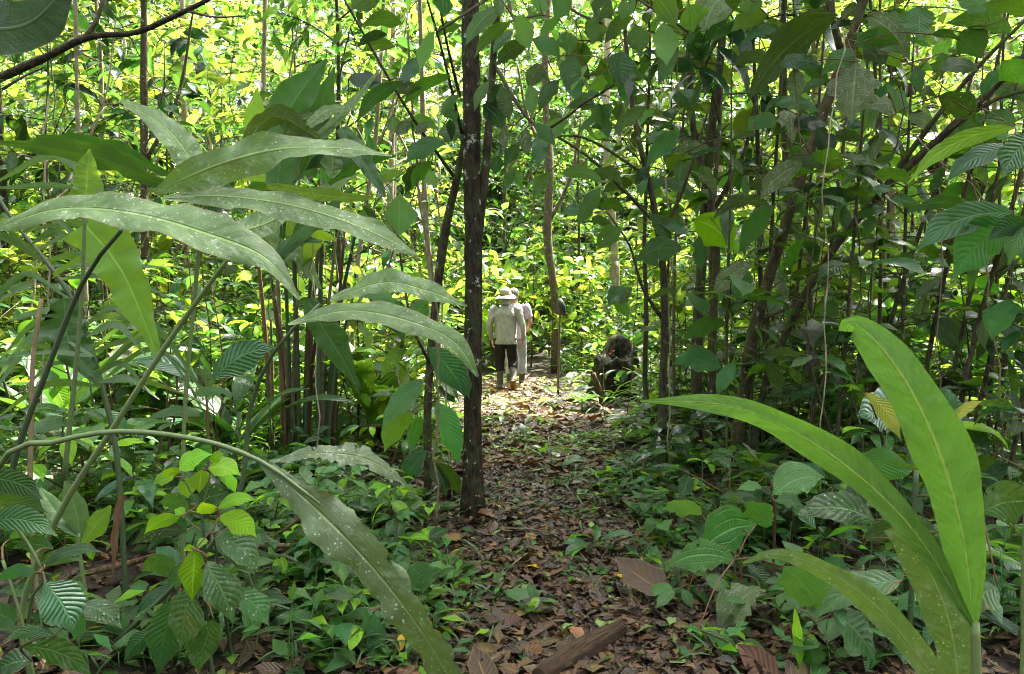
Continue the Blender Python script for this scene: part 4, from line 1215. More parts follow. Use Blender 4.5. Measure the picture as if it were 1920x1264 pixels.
# thin lianas and bare twigs hanging through the middle distance
for i in range(70):
    d = U(4.6, 9.5)
    x0 = U(-30, 1950)
    if 890 < x0 < 1090:
        continue
    sl = rs.normal(0, 120)
    y0, y1 = U(-60, 420), U(430, 800)
    q = [(x0, y0, d), (x0 + sl * 0.4 + U(-25, 25), y0 * 0.6 + y1 * 0.4, d + U(-0.2, 0.2)), (x0 + sl * 0.7 + U(-25, 25), y0 * 0.3 + y1 * 0.7, d + U(-0.2, 0.2))]
    e = base_of(x0 + sl, d)
    q.append((*px_of(e), d))
    if any(860 < a[0] < 1130 and a[1] > 300 for a in catmull(q, 22)):
        continue
    b = np.array([e[0], e[1], e[2]])
    W = np.array([P(*a) for a in catmull(q, 22)])
    W[:, :2] += 0.012 * rs.normal(0, 1, (22, 2))
    o = link('liana', make_mesh('liana', *tube(W - b, np.full(22, U(0.0025, 0.007)), 5), M[random.choice(['twig', 'stem_dry', 'bark_moss', 'bark_pale'])]))
    o.location = b
    side = 'left' if x0 < 890 else 'right'
    tag(o, f'thin liana or bare stem strung through the thicket {side} of path', 'liana', f'lianas {side} of the path')
# ------------------------------------------------------------------ low plants of the foreground, leaf by leaf
b1 = thing('bright_tipped_bush', 'bush with lime green young leaves above spotted eaten older ones at lower left', 'bush', base_of(372, 2.9))
gstem(b1, [(388, 1180, 2.8), (384, 1040, 2.7), (378, 960, 2.7), (368, 890, 2.7)], [4, 4, 3, 2], 'stem_dark')
gstem(b1, [(330, 1170, 2.9), (350, 1060, 2.75), (366, 1000, 2.7)], [3, 3, 2], 'stem_dark')
gstem(b1, [(430, 1200, 2.9), (412, 1080, 2.75), (400, 990, 2.7)], [3, 3, 2], 'stem_dark')
for q in [[(378, 960, 2.7), (345, 900, 2.7), (336, 880, 2.7)], [(378, 960, 2.7), (392, 900, 2.7), (396, 874, 2.7)], [(382, 1000, 2.7), (340, 968, 2.7)], [(384, 1010, 2.7), (412, 968, 2.7)], [(386, 1045, 2.7), (368, 1028, 2.68)]]:
    stem(b1, q, [2, 1.5, 1.2], 'stem_green', 8, 5, 'twig')
for L in [(335, 882, 398, 852, 14, 2.65, 'pin_bright'), (338, 884, 304, 896, 9, 2.65, 'pin_bright'), (390, 878, 452, 892, 16, 2.65, 'pin_bright'), (378, 880, 374, 924, 16, 2.68, 'pin_bright'), (412, 882, 442, 926, 10, 2.7, 'pin_bright'),
          (346, 895, 352, 935, 15, 2.72, 'pin_bright'), (408, 954, 482, 938, 11, 2.6, 'pin_bright'), (337, 970, 270, 1002, 14, 2.6, 'pin_bright'), (410, 970, 482, 1008, 16, 2.6, 'pin_bright'), (366, 1030, 360, 1128, 19, 2.55, 'pin_bright'),
          (368, 1028, 344, 1034, 6, 2.58, 'pin_bright'), (368, 1026, 392, 1015, 6, 2.58, 'pin_bright'), (370, 962, 412, 955, 9, 2.62, 'pin_bright'), (345, 968, 326, 955, 7, 2.62, 'pin_bright'), (395, 868, 420, 850, 8, 2.66, 'pin_bright'),
          (326, 898, 286, 908, 9, 2.75, 'herb'), (354, 962, 298, 942, 19, 2.72, 'pin_spot'), (374, 948, 432, 926, 21, 2.72, 'pin_spot'), (420, 945, 432, 985, 16, 2.72, 'pin_spot'), (350, 995, 246, 1022, 18, 2.66, 'pin_spot'), (404, 1000, 484, 1072, 24, 2.62, 'pin_spot'),
          (406, 1025, 478, 1078, 17, 2.66, 'pin_spot'), (386, 1056, 436, 1168, 29, 2.56, 'pin_spot'), (358, 1100, 338, 1218, 24, 2.58, 'pin_spot'), (334, 1062, 266, 1072, 17, 2.66, 'pin_spot'), (438, 1106, 504, 1174, 22, 2.62, 'pin_spot'),
          (340, 1055, 330, 1105, 17, 2.64, 'pin_spot'), (300, 965, 350, 1000, 16, 2.78, 'pin'), (440, 990, 470, 1030, 15, 2.8, 'pin'), (330, 1120, 296, 1270, 28, 2.75, 'pin'), (300, 1180, 232, 1240, 16, 2.8, 'pin'), (400, 1160, 372, 1264, 22, 2.7, 'pin_spot'), (390, 1150, 350, 1230, 20, 2.8, 'pin')]:
    ov(b1, *L[:4], L[4] * 1.22, L[5], L[6], bite=0.12 if 'spot' in L[6] else 0)
b2 = thing('glossy_leaved_bush', 'bush of large blue-green leaves at the left edge with one white-shining leaf', 'bush', base_of(10, 2.5))
gstem(b2, [(52, 1230, 2.5), (60, 1120, 2.45), (82, 1080, 2.4), (40, 1000, 2.4), (-10, 940, 2.4)], [4, 4, 3, 3, 2], 'stem_green')
gstem(b2, [(68, 1290, 2.4), (40, 1160, 2.4), (5, 1050, 2.4)], [4, 3, 3], 'stem_green')
for L in [(-40, 900, 80, 936, 28, 2.35, 'pin'), (-30, 952, 90, 962, 16, 2.38, 'pin'), (-30, 980, 110, 1006, 22, 2.34, 'pin'), (68, 1074, -10, 1092, 13, 2.35, 'pin'), (84, 1090, 140, 1190, 34, 2.25, 'pin_gloss'), (82, 1058, 196, 1036, 13, 2.35, 'pin'), (80, 1064, 160, 1052, 9, 2.4, 'pin'),
          (146, 1134, 228, 1178, 21, 2.4, 'pin_spot'), (104, 1192, 4, 1204, 14, 2.25, 'pin_gloss'), (40, 1212, 176, 1272, 26, 2.25, 'pin_spot'), (0, 1212, -30, 1250, 16, 2.3, 'pin_bright'), (60, 1240, -10, 1264, 26, 2.3, 'pin_spot'), (30, 1170, -30, 1150, 24, 2.4, 'pin'),
          (100, 1030, 20, 1030, 16, 2.5, 'pin'), (140, 1200, 160, 1140, 14, 2.5, 'pin'), (20, 1010, 62, 1000, 10, 2.5, 'pin')]:
    ov(b2, *L[:6], L[6])
b3 = thing('broad_blade_herb', 'pair of broad upright pale green pleated blades behind the left bushes', 'herb', base_of(160, 3.3))
gstem(b3, [(150, 1040, 3.3), (148, 1000, 3.3)], [4, 3], 'stem_green')
blade(b3, [(152, 1005, 3.3), (140, 950, 3.3), (122, 902, 3.3)], [6, 24, 22, 3], 'grass', 10, 0.2, 0.04)
blade(b3, [(155, 1020, 3.3), (180, 985, 3.3), (208, 948, 3.3)], [5, 22, 20, 3], 'strap_bright', 10, 0.2, 0.04)
blade(b3, [(150, 1005, 3.3), (105, 960, 3.3), (75, 915, 3.3)], [5, 22, 18, 3], 'grass', -15, 0.2, 0.04)
b4 = thing('ribbed_twin_leaf_seedling', 'seedling holding two long ribbed pale leaves out to both sides', 'seedling', base_of(386, 4.2))
gstem(b4, [(392, 1000, 4.2), (390, 800, 4.2), (386, 730, 4.2)], [3, 3, 2], 'stem_red')
for L in [(372, 714, 244, 676, 19, 4.1, 'pin_gloss'), (398, 712, 520, 650, 26, 4.1, 'pin_gloss'), (386, 728, 384, 688, 22, 4.3, 'mel_light'), (366, 742, 432, 738, 10, 4.1, 'mel_light'), (386, 780, 268, 790, 12, 4.2, 'pin'), (400, 790, 366, 782, 14, 4.2, 'pin'), (372, 690, 360, 720, 16, 4.3, 'mel_light')]:
    ov(b4, *L[:6], L[6], sag=0.1)

# narrow-leaved grass palm at the left
b5 = thing('narrow_leaved_cane', 'thin dark cane with narrow grassy leaves behind the ginger clump', 'plant', base_of(225, 3.4))
gstem(b5, [(222, 880, 3.4), (190, 720, 3.4), (135, 560, 3.4), (30, 420, 3.4), (-30, 330, 3.4)], [5, 5, 5, 4, 3], 'stem_dark', 24)
for i in range(46):
    f = U(0, 1)
    x0 = np.interp(f, [0, 0.4, 0.75, 1], [200, 150, 40, -20])
    y0 = np.interp(f, [0, 0.4, 0.75, 1], [760, 590, 430, 330])
    L = U(90, 240)
    s_ = random.choice([-1, 1, 1])
    dd = U(3.1, 3.7)
    blade(b5, [(x0, y0, dd), (x0 + s_ * L * 0.5, y0 - L * U(0.0, 0.35), dd), (x0 + s_ * L, y0 + L * U(0.0, 0.35), dd)], [2, U(4, 8), U(3, 6), 0.7], 'grass', U(-50, 50), 0.3, 0.03, n=14, m=1)

# rosettes and broad-leaved plants on the right
r1 = thing('eaten_leaf_bush', 'bush with hole-riddled round leaves at the right edge of the path', 'bush', base_of(1440, 3.6))
gstem(r1, [(1450, 1060, 3.6), (1452, 960, 3.55), (1446, 900, 3.5)], [3, 3, 2], 'stem_red')
gstem(r1, [(1390, 1100, 3.4), (1388, 1050, 3.35), (1376, 1040, 3.3)], [3, 2, 2], 'stem_red')
for L in [(1418, 984, 1316, 1032, 42, 3.4, 'mel_eaten'), (1450, 928, 1546, 894, 34, 3.5, 'mel_eaten'), (1438, 990, 1395, 940, 30, 3.5, 'mel_eaten'), (1376, 1050, 1248, 1064, 34, 3.2, 'mel_eaten'), (1316, 965, 1240, 956, 18, 3.6, 'mel_eaten'), (1425, 1100, 1345, 1188, 32, 3.3, 'mel_grey'),
          (1452, 940, 1510, 952, 12, 3.4, 'mel_light'), (1430, 915, 1380, 920, 10, 3.5, 'mel_light'), (1470, 1062, 1540, 1162, 46, 3.1, 'mel_eaten'), (1400, 1060, 1440, 1110, 16, 3.4, 'pin'), (1345, 1010, 1330, 960, 22, 3.6, 'mel_eaten'), (1310, 1180, 1412, 1264, 18, 3.0, 'pin'), (1430, 1262, 1500, 1240, 14, 3.0, 'pin')]:
    ov(r1, *L[:6], L[6], bite=0.45)
r2 = thing('quilted_leaf_bush', 'bush with large quilted leaves behind the fresh ginger', 'bush', base_of(1640, 3.3))
gstem(r2, [(1700, 1100, 3.3), (1690, 960, 3.2), (1660, 850, 3.1), (1650, 800, 3.0)], [5, 4, 4, 3], 'stem_dark')
gstem(r2, [(1705, 1180, 2.9), (1712, 1020, 2.9), (1718, 880, 2.9)], [5, 5, 5], 'stem_dark')
for L in [(1655, 838, 1646, 912, 52, 3.0, 'pin'), (1690, 790, 1606, 780, 38, 3.0, 'pin_gloss'), (1760, 800, 1810, 760, 46, 3.1, 'pin_gloss'), (1622, 736, 1690, 826, 17, 2.9, 'pin_yellow'), (1790, 790, 1842, 752, 11, 2.7, 'pin_yellow'), (1640, 976, 1490, 966, 34, 2.9, 'pin_spot'),
          (1690, 1090, 1532, 1158, 28, 2.8, 'pin_spot'), (1755, 1000, 1690, 1005, 28, 3.0, 'pin_spot'), (1700, 870, 1760, 850, 20, 3.2, 'pin'), (1840, 960, 1960, 950, 40, 2.7, 'pin_spot'), (1620, 1010, 1700, 1000, 24, 3.1, 'pin_spot'), (1560, 1150, 1640, 1240, 36, 2.8, 'pin_spot'),
          (1870, 1100, 1800, 1160, 34, 2.6, 'pin_spot'), (1590, 900, 1560, 860, 20, 3.3, 'pin'), (1510, 1200, 1530, 1264, 24, 2.8, 'pin'), (1490, 1140, 1500, 1264, 10, 2.8, 'pin_bright'), (1660, 1150, 1560, 1070, 26, 3.0, 'pin')]:
    ov(r2, *L[:6], L[6], bite=0.15)
r3 = thing('pale_rosette', 'small pale green rosette on the lit path edge in front of the stump', 'herb', base_of(1092, 10.0))
for i in range(9):
    a2 = i * 2.4
    put_leaf(r3, random.choice(LS['pin_bright']), np.array(r3.location) + [0, 0, 0.12], [math.cos(a2), math.sin(a2), 0.55], U(0.22, 0.36))
link('stem', make_mesh('stem', *tube(np.array([[0, 0, -0.03], [0, 0, 0.15]]), [0.012, 0.01], 6), M['stem_green']), r3)
# small leaves in front of the path, lower centre
q1 = thing('quilted_seedling', 'single dark quilted leaf standing beside the drooping ginger leaf', 'seedling', base_of(790, 3.35))
gstem(q1, [(770, 1120, 3.35), (764, 1098, 3.3)], [2, 2], 'stem_red')
ov(q1, 764, 1100, 820, 1070, 24, 3.3, 'mel', -10)
ov(q1, 700, 1150, 706, 1240, 18, 3.0, 'mel', 20)
ov(q1, 685, 1140, 692, 1232, 12, 3.0, 'mel_light', 30)
stem(q1, [(770, 1140, 3.3), (735, 1128, 3.1), (700, 1145, 3.0)], [1.5, 1.5, 1.5], 'stem_red', 8, 5)

# ------------------------------------------------------------------ herbs
hl = []
tries = 0
zone_n = {}
while len(hl) < 120 and tries < 5000:
    tries += 1
    y = random.uniform(3.0, 7.0)
    x = random.uniform(-0.72, 0.72) * y
    off = abs(x - path_x(y))
    if off < 0.48 + 0.04 * y or not clear_of(x, y, hl, 0.2):
        continue
    hl.append((x, y))
    left = x < path_x(y)
    H = random.uniform(0.12, 0.42) * (0.6 if off < 0.8 else 1)
    ks, kw = random.choice([(['herb'], 'soft green'), (['herb', 'pin_bright'], 'light green'), (['pin'], 'dark ribbed'), (['mel_light'], 'pale veined')])
    near = 'near' if y < 4.2 else ('mid-distance' if y < 5.6 else 'further')
    sapling('seedling', f'{near} {kw}-leaved seedling {"left" if left else "right"} of the path', 'seedling', x, y, H, random.randint(2, 4), ks, random.uniform(0.09, 0.17),
            f'{near} seedlings {"left" if left else "right"} of the path', random.choice(['stem_green', 'stem_red']), 0.004, 0.12, 0.1, 0.3, 3)

LH = leafgeo(1, 0.23, 'ovate', 2, 1, 0.7, 0.2, 0, pet=0.0)
LB = leafgeo(1, 0.03, 'strap', 3, 1, 1.4, 0.3, 0)


def herb_field(n, y0, y1, lo, hi, size, geo, dens_off=0.75, spread=0.76, ngl=7):
    pos, dr, sc, stems_ = [], [], [], []
    c = 0
    while c < n:
        y = random.uniform(y0, y1)
        x = random.uniform(-spread, spread) * (y + 0.5)
        off = abs(x - path_x(y))
        if off < dens_off + 0.1 * math.sin(3 * y) and random.random() > 0.03:
            continue
        if math.sin(2.3 * x + 1.1 * y) + math.sin(3.7 * y - 1.9 * x) + random.uniform(-1.1, 1.1) < -0.35:
            continue
        if 8.0 < y < 11.6 and 1085 < px_of((x, y, 0.2))[0] < 1215 and random.random() < 0.85:
            continue
        if y < 4.3 and (x > 0.9 or x < -0.9) and random.random() < 0.55:
            continue
        H = random.uniform(lo, hi) * (0.5 if off < dens_off + 0.35 else 1)
        k = random.randint(ngl - 3, ngl + 3)
        zz_ = np.linspace(0.15, 1, k) * H
        az_ = np.arange(k) * 2.4 + random.uniform(0, 6)
        e = U(-0.2, 0.7, k)
        pos.append(np.column_stack([x + np.cos(az_) * 0.03, y + np.sin(az_) * 0.03, gz(x, y) + zz_]))
        dr.append(np.column_stack([np.cos(az_) * np.cos(e), np.sin(az_) * np.cos(e), np.sin(e)]))
        sc.append(size * U(0.6, 1.4, k))
        if y1 < 10:
            g0 = float(gz(x, y))
            tb = tube(np.array([[x, y, g0 - 0.02], [x + random.uniform(-.02, .02), y, g0 + H * 0.5], [x, y, g0 + H]]), [0.0035, 0.003, 0.0015], 3)
            stems_.append((tb[0], tb[1], np.full((len(tb[0]), 2), 0.5)))
        c += 1
    pos, dr, sc = np.concatenate(pos), np.concatenate(dr), np.concatenate(sc)
    out = scatter(geo, pos, dr, sc, rs.normal(0, 0.3, len(pos)))
    return merge([out] + stems_) if stems_ else out


LH2 = leafgeo(1, 0.19, 'ell', 3, 1, 0.9, 0.25, 0.1)
LH3 = leafgeo(1, 0.32, 'ovate', 3, 1, 0.5, 0.15, 0.1)
for args, mt, lab in [((150, 2.9, 9, 0.02, 0.10, 0.065, LH, 0.0, 0.17), 'herb', 'tiny green seedlings sprouting through the litter of the path'),
                      ((560, 2.8, 8, 0.04, 0.30, 0.11, LH, 0.52), 'herb', 'low soft green herbs covering the ground off the path'), ((330, 2.8, 8, 0.08, 0.42, 0.17, LH2, 0.85), 'pin', 'low dark ribbed-leaved herbs among the ground cover'),
                      ((260, 2.8, 8, 0.05, 0.35, 0.12, LH3, 0.66), 'mel_light', 'low pale round-leaved herbs among the ground cover'), ((420, 2.9, 9, 0.02, 0.1, 0.20, LB, 0.3), 'grass', 'tufts of thin grass beside the path'),
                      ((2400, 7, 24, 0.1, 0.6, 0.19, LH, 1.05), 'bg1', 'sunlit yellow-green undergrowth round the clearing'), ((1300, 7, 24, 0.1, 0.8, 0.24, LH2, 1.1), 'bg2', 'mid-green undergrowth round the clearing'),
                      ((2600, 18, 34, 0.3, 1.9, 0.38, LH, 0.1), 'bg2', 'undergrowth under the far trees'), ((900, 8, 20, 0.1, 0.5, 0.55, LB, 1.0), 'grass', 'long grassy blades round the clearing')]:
    hf = link('undergrowth', make_mesh('undergrowth', *herb_field(*args), M[mt]))
    tag(hf, lab, 'undergrowth', kind='stuff')


# ferns
def frond_mesh(n=22):
    t_ = np.linspace(0, 1, n)
    yv = np.sin(t_ * 1.15) / 1.15 * 1.05
    zv = 0.55 * t_ - 0.75 * t_ ** 2.2
    ax = np.column_stack([0 * t_, yv, zv])
    parts = [tube(ax, np.linspace(0.008, 0.002, n), 4)]
    parts[0] = (parts[0][0], parts[0][1], np.full((len(parts[0][0]), 2), 0.5))
    lg = leafgeo(1, 0.11, 'lance', 3, 1, 0.5, 0.2, 0.0)
    idx = np.arange(3, n)
    T_ = nrm(np.gradient(ax, axis=0))[idx]
    for sg in (-1, 1):
        d = T_ * 0.35 + np.array([sg, 0, 0.05])
        L_ = 0.30 * np.sin(np.pi * np.clip(t_[idx], 0, 1) ** 0.7) ** 0.8 + 0.02
        parts.append(scatter(lg, ax[idx], d, L_))
    return make_mesh('frond', *merge(parts), M['herb'])


FR = [frond_mesh() for _ in range(2)]
fp = []
tries = 0
while len(fp) < 16 and tries < 3000:
    tries += 1
    y = random.uniform(3.6, 8.5)
    x = random.uniform(-0.68, 0.68) * y
    if abs(x - path_x(y)) < 1.0 or not clear_of(x, y, fp, 0.7):
        continue
    fp.append((x, y))
    r = thing('fern', f'feathery green fern {"left" if x < path_x(y) else "right"} of the path', 'fern', (x, y, float(gz(x, y))), 'ferns beside the path')
    for k_ in range(random.randint(5, 8)):
        a2 = k_ * 2.4
        put_leaf(r, random.choice(FR), np.array(r.location), [math.cos(a2), math.sin(a2), 0.5], U(0.35, 0.65), U(-0.2, 0.2), 'frond')

# ------------------------------------------------------------------ leaf litter
DL = [leafgeo(1, 0.24, 'ell', 3, 1, -0.5, 0.35, 0.25, curl=0.0), leafgeo(1, 0.20, 'lance', 3, 1, 0.9, 0.5, 0.2), leafgeo(1, 0.30, 'ovate', 3, 1, 0.4, -0.2, 0.35), leafgeo(1, 0.10, 'lance', 3, 1, 0.7, 0.3, 0.0)]


def litter(n, y0, y1, size, width, zoff=0.006, core=False):
    y = y0 + (y1 - y0) * U(0, 1, n) ** 1.4
    if core:
        x = path_x(y) + rs.normal(0, width, n)
    else:
        x = U(-0.74, 0.74, n) * (y + 0.4)
    az_ = U(0, 6.28, n)
    e = rs.normal(0.0, 0.16, n)
    d = np.column_stack([np.cos(az_) * np.cos(e), np.sin(az_) * np.cos(e), np.sin(e)])
    out = []
    k = len(DL)
    sc = size * np.exp(rs.normal(0, 0.45, n))
    p = np.column_stack([x, y, gz(x, y) + zoff + np.abs(rs.normal(0, 0.008, n)) + 0.12 * sc * np.abs(e)])
    for i in range(k):
        s_ = slice(i, None, k)
        out.append(scatter(DL[i], p[s_], d[s_], sc[s_], rs.normal(0, 0.45, len(p[s_]))))
    return merge(out)


lt = link('leaf_litter', make_mesh('leaf_litter', *merge([litter(9000, 2.6, 9, 0.05, 0.6, core=True), litter(9000, 2.6, 7, 0.026, 0.6, core=True), litter(8000, 2.6, 13, 0.07, 0)]), M['dead_dark']))
tag(lt, 'dark rotting leaf litter covering the path and forest floor', 'litter', kind='stuff')
lt2 = link('leaf_litter', make_mesh('leaf_litter', *merge([litter(2600, 2.6, 11, 0.052, 0.6, 0.014, core=True), litter(2600, 6.5, 14, 0.09, 0.55, 0.014, core=True), litter(2600, 2.6, 14, 0.08, 0, 0.014)]), M['dead']))  # extra pale leaves on the far stretch stand in for sunlight
tag(lt2, 'paler brown dry leaves strewn over the path', 'litter', kind='stuff')
lt3 = link('leaf_litter', make_mesh('leaf_litter', *merge([litter(220, 2.7, 9, 0.06, 0.7, 0.02, core=True), litter(400, 7, 14, 0.11, 0.8, 0.02, core=True)]), M['cut']))
tag(lt3, 'scattered cut green leaf scraps on the trodden path', 'litter', kind='stuff')
# litter pieces of note
FL = {'dead': leafset('fallen_leaf', M['dead'], 4, W=0.26, shape='ell', nL=8, nW=2, droop=0.8, fold=0.3, wave=0.3, pet=0.1),
      'dead_dark': leafset('fallen_leaf', M['dead_dark'], 3, W=0.28, shape='ovate', nL=8, nW=2, droop=-0.6, fold=0.25, wave=0.35, pet=0.1),
      'dead_red': leafset('fallen_leaf', M['dead_red'], 2, W=0.22, shape='ell', nL=8, nW=2, droop=0.6, fold=0.3, wave=0.2, pet=0.1),
      'yellow': leafset('fallen_leaf', M['yellow'], 2, W=0.22, shape='ell', nL=8, nW=2, droop=0.5, fold=0.2, wave=0.2, pet=0.05),
      'cut': leafset('fallen_leaf', M['cut'], 3, W=0.24, shape='ell', nL=8, nW=2, droop=0.5, fold=0.2, wave=0.2, pet=0.05),
      'green': leafset('fallen_leaf', M['pin'], 3, W=0.24, shape='ell', nL=8, nW=2, droop=0.5, fold=0.2, wave=0.15, pet=0.1)}


def fallen(px, py, lenpx, ang, kind, label, tiltup=0.12, group=None):
    p = G(px, py)
    z = float(gz(p[0], p[1]))
    sz = lenpx * p[1] / FPX * (0.72 if kind.startswith('dead') else 0.9)
    r = bpy.data.objects.new('fallen_leaf', random.choice(FL[kind]))
    C.objects.link(r)
    R = frames(np.array([[math.cos(ang), math.sin(ang), tiltup]]), np.array([U(-0.3, 0.3)]))[0]
    m = Matrix([[*(R[i] * sz), 0] for i in range(3)] + [[0, 0, 0, 1]])
    m.translation = Vector((p[0], p[1], z + 0.02 + 0.08 * sz))
    r.matrix_basis = m
    tag(r, label, 'leaf', group)
    return r


fallen(868, 985, 90, 0.2, 'dead_dark', 'large brown curled dead leaf at the foot of the dark trunk', 0.15)
fallen(830, 1030, 90, 0.9, 'dead', 'large torn brown leaf in front of the dark trunk', 0.12)
fallen(855, 1045, 30, 0.5, 'yellow', 'small yellow leaf on the litter below the dark trunk', 0.3)
fallen(1012, 1080, 36, 2.8, 'yellow', 'yellow leaf lying in the middle of the path')
fallen(1150, 1080, 30, -0.6, 'yellow', 'narrow yellow leaf strip toward the right of the path')
fallen(548, 1035, 50, 0.6, 'yellow', 'yellow-brown leaf caught on the stick at lower left', 0.6)
fallen(748, 1240, 44, 1.5, 'yellow', 'yellow leaf under the end of the drooping ginger leaf', 0.9)
fallen(955, 1070, 50, 2.6, 'dead_red', 'russet leaf on the path beside the yellow one')
fallen(900, 1105, 44, 0.7, 'cut', 'pale green torn leaf at the left of the path', 0.2)
fallen(832, 1140, 70, 2.4, 'cut', 'large pale yellow-green upturned leaf by the drooping ginger leaf', 0.3)
fallen(905, 1160, 40, 2.0, 'cut', 'small pale green leaf below the torn one on the path')
fallen(985, 1165, 56, 0.9, 'cut', 'bright green curved leaf low in the middle of the path', 0.5)
fallen(1070, 905, 44, 0.3, 'cut', 'pale ribbed leaf where the path narrows')
fallen(1082, 940, 44, 0.9, 'cut', 'pale yellow ribbed leaf on the dark part of the path', 0.3)
fallen(1048, 885, 70, 0.4, 'green', 'dark green ribbed leaf lying across the path', 0.3)
fallen(1180, 905, 90, 2.9, 'green', 'long green leaf at the right edge of the path', 0.1)
fallen(1040, 1240, 70, 0.6, 'dead', 'grey-brown ribbed leaf at the lower end of the log', 0.3)
fallen(1115, 1010, 44, 2.2, 'dead', 'round grey-brown leaf in the middle distance of the path')
fallen(990, 1100, 56, 0.2, 'dead', 'flat brown leaf beside the yellow leaf on the path')
fallen(1000, 1195, 70, 0.4, 'dead', 'long brown leaf near the lower edge of the path')
fallen(890, 1200, 60, 2.0, 'dead', 'crumpled brown leaf at the lower left of the path')
fallen(1075, 1160, 50, 0.9, 'dead_dark', 'dark curled leaf beside the log')
fallen(215, 1215, 76, 0.5, 'dead', 'pale tan ribbed dry leaf among the lower left bushes', 0.5)
fallen(1212, 905, 40, 1.4, 'dead', 'tan dry leaf leaning on the slim mossy trunk', 0.8)
fallen(1205, 940, 70, 0.1, 'dead_red', 'tan strip of leaf below the slim mossy trunk')
fallen(1300, 1240, 60, 0.4, 'dead', 'brown crumpled leaf in the lower right litter', 0.4)
fallen(905, 1085, 44, 0.3, 'dead_red', 'orange-brown leaf remnant left of the path centre')
pl = []
for i in range(170):
    for _ in range(40):
        py = 740 + 520 * random.random() ** 0.8
        p = G(U(700, 1330), py)
        if abs(p[0] - path_x(p[1])) < 0.5 + 0.06 * p[1] and clear_of(p[0], p[1], pl, 0.06):
            break
    pl.append((p[0], p[1]))
    px, py = px_of((p[0], p[1], 0))
    kind = random.choice(['dead', 'dead', 'dead', 'dead_dark', 'dead_dark', 'dead_dark', 'dead_red', 'dead_red', 'cut', 'green'])
    word = {'dead': 'brown dry', 'dead_dark': 'dark rotting', 'dead_red': 'russet', 'cut': 'pale green', 'green': 'dark green'}[kind]
    zone = 'at the near end of the path' if p[1] < 4 else ('on the shaded middle of the path' if p[1] < 7 else 'on the sunlit stretch of the path')
    fallen(px, py, random.uniform(0.05, 0.12) * FPX / p[1], U(0, 6.28), kind, f'small {word} fallen leaf {zone}', U(-0.05, 0.35), f'{word} fallen leaves {zone}')


def rod(name, label, cat, pts, rpx, mat, n=14, rough=0.1, sides=8):
    W = np.array([P(*q) for q in catmull(pts, n)])
    r = np.interp(np.linspace(0, 1, n), np.linspace(0, 1, len(rpx)), rpx) * np.array([q[2] for q in catmull(pts, n)]) / FPX
    b = W[0].copy()
    o = link(name, make_mesh(name, *tube(W - b, r, sides, rough), M[mat]))
    o.location = b
    return tag(o, label, cat)


def on_ground(px, py, lift=0.02):
    p = G(px, py)
    p[2] = float(gz(p[0], p[1])) + lift
    q = px_of(p)
    return (q[0], q[1], p[1])


rod('log', 'short weathered brown log lying at the lower end of the path', 'log', [on_ground(1010, 1285, 0.025), on_ground(1085, 1238, 0.03), on_ground(1165, 1192, 0.03)], [16, 24, 23, 14], 'log', 18, 0.07, 14)
rod('fallen_stick', 'long brown stick lying across the litter left of the dark trunk', 'stick', [on_ground(440, 1062, 0.06), on_ground(640, 1048, 0.06), on_ground(830, 1020, 0.07)], [5, 5, 4], 'stem_dry')
rod('fallen_stick', 'thick greyish stick lying behind the lower left bushes', 'stick', [on_ground(150, 1150, 0.1), on_ground(260, 1120, 0.1), on_ground(340, 1092, 0.1)], [6, 6, 5], 'deadwood')
rod('fallen_stick', 'thin pale twig pointing down the right side of the path', 'stick', [on_ground(1165, 1070), on_ground(1180, 1110), on_ground(1188, 1150)], [5, 6, 3], 'stem_dry', 12, 0.25)
rod('fallen_stick', 'thin straight stick leaning among the lower left leaves', 'stick', [on_ground(470, 1045, 0.1), (520, 1000, 3.9), (568, 968, 3.8)], [3, 3, 3], 'stem_red')
rod('fallen_stick', 'forked dry twig in the lower right litter', 'stick', [on_ground(1400, 1170, 0.12), on_ground(1480, 1172, 0.14), on_ground(1580, 1180, 0.12)], [5, 5, 4], 'stem_dry')
for i in range(26):
    px, py = U(720, 1320), U(850, 1255)
    a2 = U(0, 3.14)
    L = U(40, 130)
    rod('twig', f'thin dead twig lying on the leaf litter of the path', 'twig', [on_ground(px, py), on_ground(px + L * 0.5 * math.cos(a2), py + L * 0.2 * math.sin(a2) + U(-5, 5), 0.03), on_ground(px + L * math.cos(a2), py + L * 0.4 * math.sin(a2))], [1.8, 1.6, 1.0], random.choice(['stem_dry', 'deadwood', 'stem_red']), 8, 0.1, 5)['group'] = 'dead twigs on the path'
dr_ = thing('hanging_dry_leaf', 'dry brown folded leaf strip hanging beside the bright tipped bush', 'leaf', P(226, 930, 3.0))
blade(dr_, [(228, 930, 3.0), (218, 990, 3.0), (212, 1080, 3.0)], [9, 8, 6, 2], 'dead', 20, 0.6, 0.2)

